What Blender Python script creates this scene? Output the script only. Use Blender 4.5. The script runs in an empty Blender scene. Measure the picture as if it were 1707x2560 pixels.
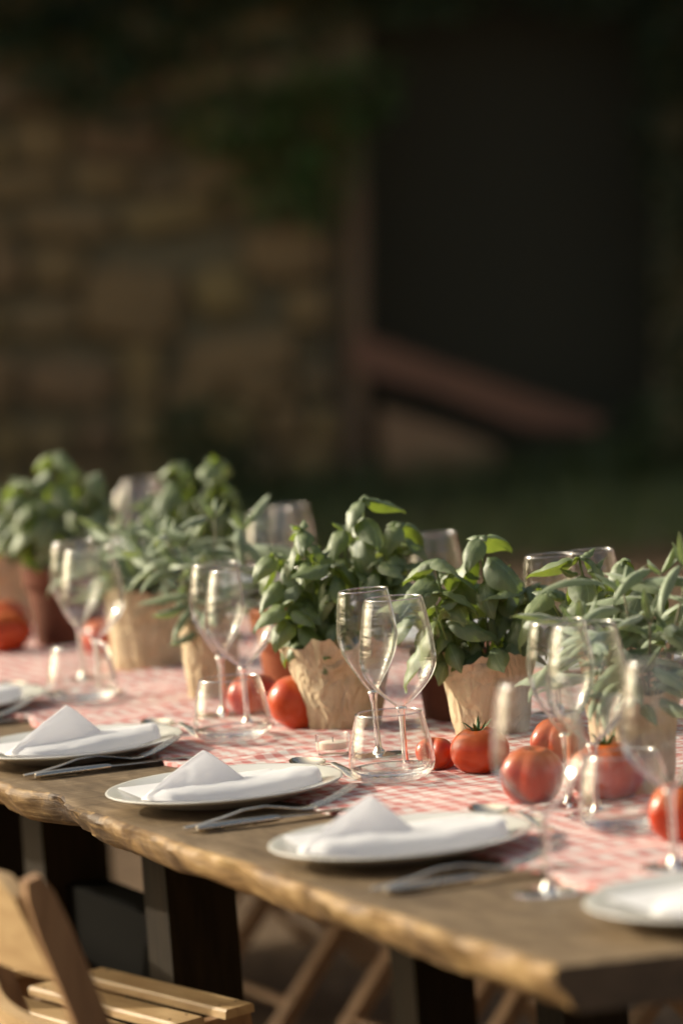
import bpy, math, random
from mathutils import Vector, Matrix, noise
R = math.radians
PI = math.pi

# ------------------------------------------------------------------ camera, sky, sun, exposure
scene = bpy.context.scene
col = scene.collection
CAM_H = 1.453
cam_d = bpy.data.cameras.new('camera')
cam = bpy.data.objects.new('camera', cam_d)
col.objects.link(cam)
cam_d.sensor_fit = 'VERTICAL'
cam_d.sensor_height = 36.0
cam_d.sensor_width = 24.0
cam_d.lens = 36.0 * 11100.0 / 2560.0
cam_d.clip_start = 0.1
cam_d.clip_end = 800.0
cam_d.dof.use_dof = True
cam_d.dof.focus_distance = 5.26
cam_d.dof.aperture_fstop = 2.8
cam_d.dof.aperture_blades = 0
PITCH = math.atan(830.0 / 11100.0)
ROLL = R(4.3)
cam.location = (0, 0, CAM_H)
# roll is about the viewing axis: the picture turns counter-clockwise
cam.matrix_world = (Matrix.Translation((0, 0, CAM_H)) @ Matrix.Rotation(PI / 2 - PITCH, 4, 'X')
                    @ Matrix.Rotation(-ROLL, 4, 'Z'))
scene.camera = cam

SUN_EL = R(27)
SUN_H = Vector((-0.92, 0.40)).normalized()
to_sun = Vector((SUN_H.x * math.cos(SUN_EL), SUN_H.y * math.cos(SUN_EL), math.sin(SUN_EL)))
world = bpy.data.worlds.new('World')
scene.world = world
world.use_nodes = True
wn = world.node_tree
sky = wn.nodes.new('ShaderNodeTexSky')
sky.sky_type = 'NISHITA'
sky.sun_disc = False
sky.sun_elevation = SUN_EL
sky.sun_rotation = math.atan2(SUN_H.x, SUN_H.y)
sky.air_density = 0.55
sky.dust_density = 6.0
sky.ozone_density = 0.2
warm = wn.nodes.new('ShaderNodeMix')          # hazy, warm evening air: one even tint over the whole sky
warm.data_type = 'RGBA'; warm.blend_type = 'MULTIPLY'
warm.inputs['Factor'].default_value = 1.0
warm.inputs['B'].default_value = (0.93, 0.94, 0.82, 1)
wn.links.new(sky.outputs[0], warm.inputs['A'])
wn.links.new(warm.outputs['Result'], wn.nodes['Background'].inputs[0])
wn.nodes['Background'].inputs[1].default_value = 0.15
sun_d = bpy.data.lights.new('sun', 'SUN')
sun_d.energy = 3.2
sun_d.angle = R(0.55)
sun_d.color = (1.0, 0.92, 0.77)
sun = bpy.data.objects.new('sun', sun_d)
col.objects.link(sun)
sun.rotation_euler = (-to_sun).to_track_quat('-Z', 'Y').to_euler()

scene.view_settings.view_transform = 'Standard'
scene.view_settings.look = 'None'
scene.view_settings.exposure = 0.58
scene.view_settings.gamma = 1.0
scene.render.engine = 'CYCLES'
cy = scene.cycles
cy.use_denoising = True
cy.max_bounces = 14
cy.transparent_max_bounces = 40
cy.transmission_bounces = 12
cy.glossy_bounces = 6
cy.diffuse_bounces = 4
cy.sample_clamp_indirect = 4.0
cy.blur_glossy = 0.3

# ------------------------------------------------------------------ the table's own frame: s runs away along it, t across it
A0 = R(21.0)
TOP = 0.75
ORG = Vector((0.1553, 3.8622, 0))
AX = Vector((-math.sin(A0), math.cos(A0), 0))
AC = Vector((math.cos(A0), math.sin(A0), 0))

def T(s, t, z=TOP):
    v = ORG + AX * s + AC * t
    return Vector((v.x, v.y, z))

# ------------------------------------------------------------------ helpers
def tag(o, label=None, cat=None, group=None, kind=None):
    if label: o['label'] = label
    if cat: o['category'] = cat
    if group: o['group'] = group
    if kind: o['kind'] = kind
    return o

def empty(name, loc=(0, 0, 0), rz=0.0, label=None, cat=None, group=None):
    o = bpy.data.objects.new(name, None)
    o.empty_display_size = 0.05
    col.objects.link(o)
    o.location = loc
    o.rotation_euler = (0, 0, rz)
    return tag(o, label, cat, group)

def copy_tree(o, parent=None):
    c = o.copy()
    col.objects.link(c)
    c.parent = parent
    for ch in list(o.children):
        copy_tree(ch, c)
    return c

class MB:
    def __init__(self):
        self.v = []; self.f = []; self.m = []
    def add(self, verts, faces, mat=0):
        b = len(self.v)
        self.v += [tuple(p) for p in verts]
        for f in faces:
            self.f.append([i + b for i in f]); self.m.append(mat)
    def box(self, c, s, M=None, mat=0):
        x, y, z = s[0] / 2, s[1] / 2, s[2] / 2
        vs = [Vector((a * x, b * y, d * z)) for a in (-1, 1) for b in (-1, 1) for d in (-1, 1)]
        if M is not None: vs = [M @ p for p in vs]
        vs = [p + Vector(c) for p in vs]
        self.add(vs, [(0, 1, 3, 2), (4, 6, 7, 5), (0, 4, 5, 1), (2, 3, 7, 6), (0, 2, 6, 4), (1, 5, 7, 3)], mat)
    def bar(self, a, b, w, h, up=(0, 0, 1), mat=0):
        """a straight timber from a to b, w wide, h high"""
        a, b = Vector(a), Vector(b)
        d = (b - a).normalized()
        u = Vector(up)
        sd = d.cross(u).normalized()
        u = sd.cross(d).normalized()
        vs = []
        for p in (a, b):
            for i, j in ((-1, -1), (1, -1), (1, 1), (-1, 1)):
                vs.append(p + sd * (i * w / 2) + u * (j * h / 2))
        self.add(vs, [(3, 2, 1, 0), (4, 5, 6, 7), (0, 1, 5, 4), (1, 2, 6, 5), (2, 3, 7, 6), (3, 0, 4, 7)], mat)
    def rings(self, rings, cap=(True, True), closed=True, mat=0):
        n = len(rings[0])
        vs = [p for r in rings for p in r]
        fs = []
        for i in range(len(rings) - 1):
            for j in range(n if closed else n - 1):
                k = (j + 1) % n
                fs.append((i * n + j, i * n + k, (i + 1) * n + k, (i + 1) * n + j))
        if cap[0]: fs.append(tuple(reversed(range(n))))
        if cap[1]: fs.append(tuple(range((len(rings) - 1) * n, len(rings) * n)))
        self.add(vs, fs, mat)
    def lathe(self, prof, n=40, cap=(False, False), wob=None, c=(0, 0, 0), mat=0):
        rr = []
        for i, (r, z) in enumerate(prof):
            ring = []
            for j in range(n):
                a = 2 * PI * j / n
                r2, z2 = (r, z) if wob is None else wob(a, r, z, i)
                ring.append((c[0] + r2 * math.cos(a), c[1] + r2 * math.sin(a), c[2] + z2))
            rr.append(ring)
        self.rings(rr, cap, mat=mat)
    def tube(self, pts, rad, n=8, mat=0):
        pts = [Vector(p) for p in pts]
        if not hasattr(rad, '__len__'): rad = [rad] * len(pts)
        rr = []
        ref = Vector((0.13, 0.97, 0.21))
        for i, p in enumerate(pts):
            d = (pts[min(i + 1, len(pts) - 1)] - pts[max(i - 1, 0)]).normalized()
            u = d.cross(ref)
            if u.length < 1e-4: u = d.cross(Vector((1, 0, 0)))
            u.normalize(); w = d.cross(u)
            rr.append([p + u * (rad[i] * math.cos(2 * PI * j / n)) + w * (rad[i] * math.sin(2 * PI * j / n)) for j in range(n)])
        self.rings(rr, mat=mat)
    def loft(self, secs, n=12, mat=0, sq=1.0):
        """sections (x, y, z, half width in y, half thickness in z) along x"""
        rr = []
        for x, y, z, w, h in secs:
            ring = []
            for j in range(n):
                a = 2 * PI * j / n
                cx, sx = math.cos(a), math.sin(a)
                ring.append((x, y + w * math.copysign(abs(cx) ** sq, cx), z + h * math.copysign(abs(sx) ** sq, sx)))
            rr.append(ring)
        self.rings(rr, mat=mat)
    def mesh(self, name, mats, smooth=True, angle=40):
        me = bpy.data.meshes.new(name)
        me.from_pydata(self.v, [], self.f)
        if not isinstance(mats, (list, tuple)): mats = [mats]
        for m in mats: me.materials.append(m)
        if len(mats) > 1: me.polygons.foreach_set('material_index', self.m)
        me.update()
        if smooth:
            me.shade_smooth()
            if angle: me.set_sharp_from_angle(angle=R(angle))
        return me
    def build(self, name, mats, parent=None, smooth=True, angle=40, loc=None, rz=None):
        return link(name, self.mesh(name, mats, smooth, angle), parent, loc, rz)

def link(name, me, parent=None, loc=None, rz=None):
    o = bpy.data.objects.new(name, me)
    col.objects.link(o)
    if parent is not None: o.parent = parent
    if loc is not None: o.location = loc
    if rz is not None: o.rotation_euler = (0, 0, rz)
    return o

def nz(x, y=0.0, z=0.0):
    return noise.noise(Vector((x, y, z)))

# ------------------------------------------------------------------ materials
class NT:
    def __init__(self, name):
        self.mat = bpy.data.materials.new(name)
        self.mat.use_nodes = True
        self.t = self.mat.node_tree
        self.bsdf = self.t.nodes['Principled BSDF']
        self.out = self.t.nodes['Material Output']
    def n(self, typ, **kw):
        nd = self.t.nodes.new('ShaderNode' + typ)
        for k, v in kw.items(): setattr(nd, k, v)
        return nd
    def l(self, a, b): self.t.links.new(a, b)
    def val(self, x, sock):
        if isinstance(x, bpy.types.NodeSocket): self.l(x, sock)
        else: sock.default_value = x
    def coord(self, kind='Object', scale=(1, 1, 1), rot=(0, 0, 0)):
        tc = self.n('TexCoord'); mp = self.n('Mapping')
        mp.inputs['Scale'].default_value = scale
        mp.inputs['Rotation'].default_value = rot
        self.l(tc.outputs[kind], mp.inputs['Vector'])
        return mp.outputs[0]
    def noise(self, vec, scale=5, detail=4, rough=0.55, dist=0.0):
        nd = self.n('TexNoise')
        nd.inputs['Scale'].default_value = scale
        nd.inputs['Detail'].default_value = detail
        nd.inputs['Roughness'].default_value = rough
        nd.inputs['Distortion'].default_value = dist
        if vec is not None: self.l(vec, nd.inputs['Vector'])
        return nd.outputs['Fac']
    def ramp(self, fac, stops):
        nd = self.n('ValToRGB')
        e = nd.color_ramp.elements
        while len(e) < len(stops): e.new(0.5)
        for i, (p, c) in enumerate(stops):
            e[i].position = p
            e[i].color = (*c, 1) if len(c) == 3 else c
        self.l(fac, nd.inputs[0])
        return nd.outputs[0]
    def math(self, op, a, b=0.0, clamp=False):
        nd = self.n('Math', operation=op); nd.use_clamp = clamp
        self.val(a, nd.inputs[0]); self.val(b, nd.inputs[1])
        return nd.outputs[0]
    def mix(self, fac, a, b, mode='MIX'):
        nd = self.n('Mix', data_type='RGBA', blend_type=mode)
        self.val(fac, nd.inputs['Factor'])
        for x, s in ((a, nd.inputs['A']), (b, nd.inputs['B'])):
            if isinstance(x, tuple): x = (*x, 1) if len(x) == 3 else x
            self.val(x, s)
        return nd.outputs['Result']
    def rand(self): return self.n('ObjectInfo').outputs['Random']
    def base(self, c):
        if isinstance(c, tuple): c = (*c, 1) if len(c) == 3 else c
        self.val(c, self.bsdf.inputs['Base Color'])
    def set(self, **kw):
        names = {'rough': 'Roughness', 'metal': 'Metallic', 'spec': 'Specular IOR Level', 'coat': 'Coat Weight', 'coatr': 'Coat Roughness',
                 'sss': 'Subsurface Weight', 'sheen': 'Sheen Weight', 'trans': 'Transmission Weight', 'ior': 'IOR'}
        for k, v in kw.items(): self.val(v, self.bsdf.inputs[names[k]])
    def bump(self, h, strength=0.3, dist=0.01):
        nd = self.n('Bump')
        nd.inputs['Strength'].default_value = strength
        nd.inputs['Distance'].default_value = dist
        self.l(h, nd.inputs['Height'])
        self.l(nd.outputs[0], self.bsdf.inputs['Normal'])
        return nd.outputs[0]

MAT = {}
def make_materials():
    # table top: dark weathered timber, fine saw marks running across
    m = NT('dark_sawn_timber')
    c = m.coord('Object')
    grain = m.noise(m.coord('Object', (5, 1.0, 4)), 9, 6, 0.62, 0.6)
    blot = m.noise(c, 3.2, 4, 0.6)
    saw = m.noise(m.coord('Object', (1.0, 90, 20)), 2.2, 3, 0.6)
    c1 = m.ramp(grain, [(0.28, (0.095, 0.060, 0.030)), (0.5, (0.20, 0.138, 0.076)), (0.75, (0.33, 0.24, 0.145))])
    c2 = m.mix(m.math('MULTIPLY', m.ramp(blot, [(0.4, (0, 0, 0)), (0.62, (1, 1, 1))]), 0.55), c1, (0.095, 0.068, 0.043))
    c3 = m.mix(m.math('MULTIPLY', m.ramp(saw, [(0.42, (1, 1, 1)), (0.55, (0, 0, 0))]), 0.6), c2, (0.07, 0.05, 0.032))
    m.base(c3); m.set(rough=m.math('ADD', m.math('MULTIPLY', blot, 0.25), 0.48), spec=0.16)
    m.bump(m.math('ADD', m.math('MULTIPLY', saw, 0.7), m.math('MULTIPLY', grain, 0.5)), 0.7, 0.004)
    MAT['top'] = m.mat
    # live edge: golden bare wood with dark bark scars
    m = NT('golden_live_edge')
    n1 = m.noise(m.coord('Object', (6, 1.3, 14)), 6, 6, 0.65, 0.8)
    n2 = m.noise(m.coord('Object', (1, 1, 2)), 6.5, 4, 0.6, 0.5)
    c1 = m.ramp(n1, [(0.3, (0.115, 0.060, 0.021)), (0.5, (0.27, 0.162, 0.062)), (0.72, (0.42, 0.285, 0.125))])
    c2 = m.mix(m.ramp(n2, [(0.50, (0, 0, 0)), (0.62, (0.9, 0.9, 0.9))]), c1, (0.075, 0.038, 0.014))
    sp = m.n('SeparateXYZ'); m.l(m.coord('Object'), sp.inputs[0])      # bark scar where the edge is notched
    dd = m.math('SUBTRACT', 1.0, m.math('DIVIDE', m.math('ABSOLUTE', m.math('SUBTRACT', sp.outputs[1], 1.38)), 0.20), True)
    sc = m.math('MULTIPLY', m.math('MULTIPLY', dd, 2.2, True), m.ramp(m.noise(m.coord('Object', (4, 3, 8)), 9, 4, 0.6, 1.0), [(0.36, (0, 0, 0)), (0.52, (1, 1, 1))]), True)
    c2 = m.mix(m.math('MULTIPLY', sc, 0.85), c2, (0.035, 0.018, 0.008))
    m.base(c2); m.set(rough=0.62, spec=0.3)
    m.bump(n1, 0.5, 0.005)
    MAT['edge'] = m.mat
    m = NT('rough_sawn_end_grain')
    n1 = m.noise(m.coord('Object', (3, 3, 3)), 8, 5)
    m.base(m.ramp(n1, [(0.3, (0.05, 0.034, 0.02)), (0.7, (0.11, 0.075, 0.045))])); m.set(rough=0.75)
    MAT['endgrain'] = m.mat
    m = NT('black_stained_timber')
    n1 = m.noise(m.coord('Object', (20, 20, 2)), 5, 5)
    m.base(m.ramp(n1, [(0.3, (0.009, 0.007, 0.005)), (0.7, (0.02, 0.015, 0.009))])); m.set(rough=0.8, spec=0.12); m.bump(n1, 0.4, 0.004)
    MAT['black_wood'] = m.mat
    m = NT('shade_black_timber'); m.base((0.006, 0.0055, 0.0045)); m.set(rough=0.95, spec=0.03)  # near-black colour stands in for the shade under the table
    MAT['shade_black'] = m.mat
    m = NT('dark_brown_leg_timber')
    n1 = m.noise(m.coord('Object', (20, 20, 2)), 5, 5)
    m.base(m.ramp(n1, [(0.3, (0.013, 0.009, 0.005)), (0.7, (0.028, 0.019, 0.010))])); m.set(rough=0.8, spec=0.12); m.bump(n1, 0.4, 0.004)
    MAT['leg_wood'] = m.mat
    # red gingham
    m = NT('red_gingham_cotton')
    co = m.coord('Object')
    warp = m.n('TexNoise'); warp.inputs['Scale'].default_value = 7; m.l(co, warp.inputs['Vector'])
    vm = m.n('VectorMath', operation='SCALE'); m.l(warp.outputs['Color'], vm.inputs[0]); vm.inputs['Scale'].default_value = 0.012
    va = m.n('VectorMath', operation='ADD'); m.l(co, va.inputs[0]); m.l(vm.outputs[0], va.inputs[1])
    sp = m.n('SeparateXYZ'); m.l(va.outputs[0], sp.inputs[0])
    def stripe(x):
        fr = m.math('FRACT', m.math('MULTIPLY', x, 1 / 0.0245))
        return m.math('MULTIPLY', m.math('LESS_THAN', fr, 0.5), 0.5)
    fac = m.math('ADD', stripe(sp.outputs[0]), stripe(sp.outputs[1]))
    weave = m.noise(m.coord('Object', (900, 900, 1)), 1, 1)
    fc = m.ramp(fac, [(0.0, (0.60, 0.555, 0.525)), (0.5, (0.54, 0.335, 0.31)), (1.0, (0.46, 0.15, 0.135))])
    m.base(m.mix(m.math('MULTIPLY', weave, 0.12), fc, (0.75, 0.66, 0.62))); m.set(rough=0.92, spec=0.06)
    m.bump(m.noise(m.coord('Object'), 26, 4), 0.35, 0.004)
    MAT['gingham'] = m.mat
    m = NT('cream_glazed_ceramic'); m.base((0.60, 0.585, 0.54)); m.set(rough=0.16, spec=0.5)
    MAT['plate'] = m.mat
    m = NT('white_napkin_linen')
    w = m.noise(m.coord('Object', (1, 1, 1)), 1400, 2)
    m.base(m.mix(m.math('MULTIPLY', w, 0.25), (0.90, 0.90, 0.91), (0.80, 0.80, 0.82))); m.set(rough=0.9, spec=0.1, sheen=0.25)
    m.bump(m.noise(m.coord('Object'), 45, 4), 0.25, 0.004)
    tl = m.n('BsdfTranslucent'); tl.inputs[0].default_value = (0.93, 0.92, 0.93, 1)
    mx = m.n('MixShader'); mx.inputs[0].default_value = 0.48
    m.l(m.bsdf.outputs[0], mx.inputs[1]); m.l(tl.outputs[0], mx.inputs[2]); m.l(mx.outputs[0], m.out.inputs[0])
    MAT['napkin'] = m.mat
    m = NT('brushed_steel'); m.base((0.62, 0.555, 0.455))
    m.set(metal=1.0, rough=m.math('ADD', m.math('MULTIPLY', m.noise(m.coord('Object', (8, 60, 60)), 4, 3), 0.16), 0.18))
    MAT['steel'] = m.mat
    # thin clear glass (bowls and walls): a sheet that reflects by angle and lets the rest straight through
    def thin_glass(name, tint, r, f0):
        m = NT(name)
        m.t.nodes.remove(m.bsdf)
        lw = m.n('LayerWeight'); lw.inputs[0].default_value = 0.5
        fc = lw.outputs['Facing']
        f = m.math('ADD', m.math('MULTIPLY', m.math('POWER', fc, 4.0), 0.9), f0, True)
        tr = m.n('BsdfTransparent'); tr.inputs[0].default_value = (*tint, 1)
        gl = m.n('BsdfGlossy'); gl.inputs['Color'].default_value = (0.97, 0.97, 0.97, 1); gl.inputs['Roughness'].default_value = r
        bp = m.n('Bump'); bp.inputs['Strength'].default_value = 0.35; bp.inputs['Distance'].default_value = 0.003
        m.l(m.noise(m.coord('Object', (0.4, 0.4, 1.6)), 60, 2), bp.inputs['Height']); m.l(bp.outputs[0], gl.inputs['Normal'])
        mx = m.n('MixShader'); m.l(f, mx.inputs[0]); m.l(tr.outputs[0], mx.inputs[1]); m.l(gl.outputs[0], mx.inputs[2])
        # where the sheet is seen edge-on the light really bends through its thickness
        gs = m.n('BsdfGlass'); gs.inputs['IOR'].default_value = 1.5; gs.inputs['Roughness'].default_value = 0.0
        mr = m.n('MapRange'); mr.interpolation_type = 'SMOOTHSTEP'
        m.l(fc, mr.inputs['Value']); mr.inputs['From Min'].default_value = 0.45; mr.inputs['From Max'].default_value = 0.85
        mx2 = m.n('MixShader'); m.l(mr.outputs[0], mx2.inputs[0]); m.l(mx.outputs[0], mx2.inputs[1]); m.l(gs.outputs[0], mx2.inputs[2])
        m.l(mx2.outputs[0], m.out.inputs[0])
        return m.mat
    MAT['thin'] = thin_glass('thin_clear_glass', (0.98, 0.985, 0.98), 0.035, 0.038)
    m = NT('fire_polished_rim')
    m.t.nodes.remove(m.bsdf)
    tr = m.n('BsdfTransparent'); gl = m.n('BsdfGlossy'); gl.inputs['Roughness'].default_value = 0.12
    mx = m.n('MixShader'); mx.inputs[0].default_value = 0.38
    m.l(tr.outputs[0], mx.inputs[1]); m.l(gl.outputs[0], mx.inputs[2]); m.l(mx.outputs[0], m.out.inputs[0])
    MAT['rim'] = m.mat
    m = NT('solid_clear_glass')
    m.t.nodes.remove(m.bsdf)
    g = m.n('BsdfGlass'); g.inputs['Roughness'].default_value = 0.0; g.inputs['IOR'].default_value = 1.48
    g.inputs['Color'].default_value = (0.985, 0.99, 0.985, 1)
    m.l(g.outputs[0], m.out.inputs[0])
    MAT['glass'] = m.mat
    m = NT('thick_glass_base')
    m.t.nodes.remove(m.bsdf)
    g = m.n('BsdfGlass'); g.inputs['Roughness'].default_value = 0.02; g.inputs['IOR'].default_value = 1.5
    bp = m.n('Bump'); bp.inputs['Strength'].default_value = 0.5; bp.inputs['Distance'].default_value = 0.004
    m.l(m.noise(m.coord('Object'), 90, 2), bp.inputs['Height']); m.l(bp.outputs[0], g.inputs['Normal'])
    m.l(g.outputs[0], m.out.inputs[0])
    MAT['glass_base'] = m.mat
    m = NT('candle_wax'); m.base((0.72, 0.62, 0.52)); m.set(rough=0.5, sss=0.2)
    MAT['wax'] = m.mat
    # tomatoes
    m = NT('ripe_tomato_skin')
    n1 = m.noise(m.coord('Object'), 14, 3)
    c1 = m.ramp(n1, [(0.3, (0.38, 0.028, 0.008)), (0.7, (0.48, 0.055, 0.011))])
    c2 = m.mix(m.math('MULTIPLY', m.rand(), 0.4), c1, (0.50, 0.08, 0.012))
    sp = m.n('SeparateXYZ'); m.l(m.coord('Generated'), sp.inputs[0])
    sh = m.ramp(m.math('ADD', sp.outputs[2], m.math('MULTIPLY', m.noise(m.coord('Object'), 40, 3), 0.25)), [(0.80, (0, 0, 0)), (1.15, (1, 1, 1))])
    c2 = m.mix(m.math('MULTIPLY', sh, 0.4), c2, (0.50, 0.17, 0.03))
    m.base(c2); m.set(rough=0.29, spec=0.42, sss=0.05)
    m.bsdf.inputs['Subsurface Radius'].default_value = (0.02, 0.006, 0.003)
    MAT['tomato'] = m.mat
    m = NT('tomato_calyx_green'); m.base((0.05, 0.11, 0.022)); m.set(rough=0.6)
    MAT['calyx'] = m.mat
    # kraft paper
    m = NT('cream_kraft_paper')
    n1 = m.noise(m.coord('Object'), 30, 5); n2 = m.noise(m.coord('Object', (1, 1, 0.5)), 55, 3, 0.5, 1.5)
    m.base(m.ramp(n1, [(0.3, (0.53, 0.41, 0.255)), (0.7, (0.68, 0.55, 0.375))])); m.set(rough=0.78, spec=0.2)
    ridge = m.math('ABSOLUTE', m.math('SUBTRACT', m.noise(m.coord('Object', (1, 1, 0.7)), 26, 2, 0.5, 0.8), 0.5))
    nrm = m.bump(m.math('ADD', m.math('MULTIPLY', ridge, 2.2), m.math('MULTIPLY', n2, 0.5)), 0.9, 0.012)
    tl = m.n('BsdfTranslucent'); tl.inputs[0].default_value = (0.62, 0.40, 0.17, 1)
    mx = m.n('MixShader'); mx.inputs[0].default_value = 0.13
    m.l(m.bsdf.outputs[0], mx.inputs[1]); m.l(tl.outputs[0], mx.inputs[2]); m.l(mx.outputs[0], m.out.inputs[0])
    MAT['paper'] = m.mat
    m = NT('terracotta_clay')
    n1 = m.noise(m.coord('Object'), 16, 5)
    m.base(m.ramp(n1, [(0.3, (0.25, 0.07, 0.03)), (0.7, (0.38, 0.13, 0.06))])); m.set(rough=0.82, spec=0.25); m.bump(n1, 0.2, 0.003)
    MAT['terracotta'] = m.mat
    m = NT('shade_darkened_terracotta')  # same clay, darkened to carry the shade of the plants
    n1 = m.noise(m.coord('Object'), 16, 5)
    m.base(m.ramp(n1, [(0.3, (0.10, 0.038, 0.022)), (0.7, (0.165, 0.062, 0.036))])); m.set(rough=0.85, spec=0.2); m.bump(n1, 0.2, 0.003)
    MAT['shaded_clay'] = m.mat
    m = NT('potting_soil')
    n1 = m.noise(m.coord('Object'), 120, 4)
    m.base(m.ramp(n1, [(0.35, (0.012, 0.009, 0.006)), (0.7, (0.05, 0.036, 0.024))])); m.set(rough=0.95); m.bump(n1, 0.9, 0.01)
    MAT['soil'] = m.mat
    def leaf(name, dark, light, transl, tw, rough, spec, sheen=0.0):
        m = NT(name)
        r = m.rand()
        n1 = m.noise(m.coord('Object'), 30, 3)
        c = m.mix(m.math('POWER', r, 1.2), dark, light)
        c = m.mix(m.math('MULTIPLY', n1, 0.35), c, tuple(x * 1.5 for x in light))
        sp = m.n('SeparateXYZ'); m.l(m.coord('Object'), sp.inputs[0])
        ay = m.math('ABSOLUTE', sp.outputs[1])
        mid = m.math('LESS_THAN', ay, 0.012)
        lat = m.math('LESS_THAN', m.math('FRACT', m.math('SUBTRACT', m.math('MULTIPLY', sp.outputs[0], 7.0), m.math('MULTIPLY', ay, 9.0))), 0.10)
        c = m.mix(m.math('MULTIPLY', m.math('MAXIMUM', mid, m.math('MULTIPLY', lat, 0.5)), 0.5), c, tuple(min(1, x * 1.7 + .03) for x in light))
        m.base(c); m.set(rough=rough, spec=spec, sheen=sheen, coat=0.18, coatr=0.38)
        m.bump(m.noise(m.coord('Object'), 140, 3), 0.22, 0.002)
        tl = m.n('BsdfTranslucent'); tl.inputs[0].default_value = (*transl, 1)
        mx = m.n('MixShader'); mx.inputs[0].default_value = tw
        m.l(m.bsdf.outputs[0], mx.inputs[1]); m.l(tl.outputs[0], mx.inputs[2]); m.l(mx.outputs[0], m.out.inputs[0])
        return m.mat
    MAT['basil'] = leaf('basil_leaf_green', (0.072, 0.108, 0.036), (0.165, 0.212, 0.088), (0.28, 0.38, 0.035), 0.27, 0.50, 0.95)
    MAT['sage'] = leaf('sage_leaf_grey_green', (0.120, 0.168, 0.080), (0.22, 0.275, 0.15), (0.25, 0.34, 0.10), 0.20, 0.60, 0.5, 0.35)
    MAT['vine'] = leaf('vine_leaf_green', (0.05, 0.095, 0.02), (0.12, 0.19, 0.045), (0.14, 0.24, 0.03), 0.25, 0.5, 0.4)
    MAT['ivy'] = leaf('ivy_leaf_dark_green', (0.018, 0.030, 0.012), (0.04, 0.058, 0.022), (0.06, 0.10, 0.02), 0.15, 0.5, 0.3)
    MAT['shrub'] = leaf('shrub_leaf_green', (0.028, 0.05, 0.018), (0.06, 0.09, 0.03), (0.1, 0.17, 0.03), 0.2, 0.55, 0.35)
    MAT['grass'] = leaf('grass_green', (0.04, 0.065, 0.02), (0.09, 0.11, 0.04), (0.12, 0.18, 0.03), 0.2, 0.6, 0.3)
    m = NT('green_plant_stem'); m.base((0.14, 0.20, 0.06)); m.set(rough=0.5)
    MAT['stem'] = m.mat
    m = NT('woody_sage_stem'); m.base((0.22, 0.20, 0.13)); m.set(rough=0.7)
    MAT['sstem'] = m.mat
    m = NT('brown_bark'); m.base((0.07, 0.05, 0.03)); m.set(rough=0.85)
    MAT['bark'] = m.mat
    # chair
    m = NT('pale_beech_wood')
    n1 = m.noise(m.coord('Object', (8, 1.2, 8)), 8, 5, 0.6, 0.6)
    m.base(m.ramp(n1, [(0.3, (0.36, 0.225, 0.105)), (0.7, (0.52, 0.36, 0.185))])); m.set(rough=0.48, spec=0.4); m.bump(n1, 0.2, 0.002)
    MAT['beech'] = m.mat
    m = NT('brown_chair_wood')
    n1 = m.noise(m.coord('Object', (6, 6, 1.2)), 9, 5, 0.6, 0.6)
    m.base(m.ramp(n1, [(0.3, (0.17, 0.085, 0.036)), (0.7, (0.30, 0.17, 0.08))])); m.set(rough=0.5, spec=0.4)
    MAT['chair_brown'] = m.mat
    # ground
    m = NT('brown_gravel')
    v1 = m.noise(m.coord('Object'), 1.1, 6, 0.65); v2 = m.noise(m.coord('Object'), 34, 4, 0.7)
    c1 = m.ramp(v1, [(0.35, (0.13, 0.083, 0.048)), (0.65, (0.27, 0.185, 0.115))])
    c2 = m.mix(m.ramp(v2, [(0.35, (1, 1, 1)), (0.6, (0, 0, 0))]), c1, (0.075, 0.05, 0.032))
    m.base(c2); m.set(rough=0.95, spec=0.1); m.bump(v2, 0.9, 0.04)
    MAT['gravel'] = m.mat
    m = NT('mortar')
    n1 = m.noise(m.coord('Object'), 9, 5)
    m.base(m.ramp(n1, [(0.3, (0.15, 0.123, 0.064)), (0.7, (0.23, 0.185, 0.098))])); m.set(rough=0.95); m.bump(n1, 0.6, 0.03)
    MAT['mortar'] = m.mat
    m = NT('pale_lime_plaster')
    n1 = m.noise(m.coord('Object'), 2, 5)
    m.base(m.ramp(n1, [(0.3, (0.30, 0.25, 0.18)), (0.7, (0.38, 0.32, 0.24))])); m.set(rough=0.95, spec=0.1)
    MAT['added_wall_plaster'] = m.mat
    m = NT('ochre_field_stone')
    r = m.rand()
    n1 = m.noise(m.coord('Object'), 5, 6)
    c1 = m.ramp(r, [(0.0, (0.30, 0.185, 0.09)), (0.3, (0.40, 0.275, 0.105)), (0.5, (0.34, 0.21, 0.105)), (0.75, (0.41, 0.29, 0.105)), (1.0, (0.29, 0.20, 0.11))])
    m.base(m.mix(m.math('MULTIPLY', n1, 0.6), c1, (0.12, 0.09, 0.06))); m.set(rough=0.9, spec=0.2); m.bump(n1, 0.6, 0.03)
    MAT['stone'] = m.mat
    m = NT('weathered_door_timber')
    n1 = m.noise(m.coord('Object', (10, 10, 1)), 6, 4)
    m.base(m.ramp(n1, [(0.3, (0.17, 0.105, 0.055)), (0.7, (0.25, 0.16, 0.085))])); m.set(rough=0.8)
    MAT['jamb'] = m.mat
    m = NT('reddish_plank_timber')
    n1 = m.noise(m.coord('Object', (1.5, 10, 10)), 6, 4)
    m.base(m.ramp(n1, [(0.3, (0.19, 0.088, 0.05)), (0.7, (0.26, 0.13, 0.075))])); m.set(rough=0.8)
    MAT['plank'] = m.mat
    m = NT('pale_buff_stone')
    n1 = m.noise(m.coord('Object'), 8, 4)
    m.base(m.ramp(n1, [(0.3, (0.30, 0.18, 0.095)), (0.7, (0.38, 0.24, 0.13))])); m.set(rough=0.85)
    MAT['buff'] = m.mat
    m = NT('doorway_shade_tone'); m.base((0.060, 0.056, 0.037)); m.set(rough=0.9, spec=0.1)
    MAT['doorway_shade'] = m.mat
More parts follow.
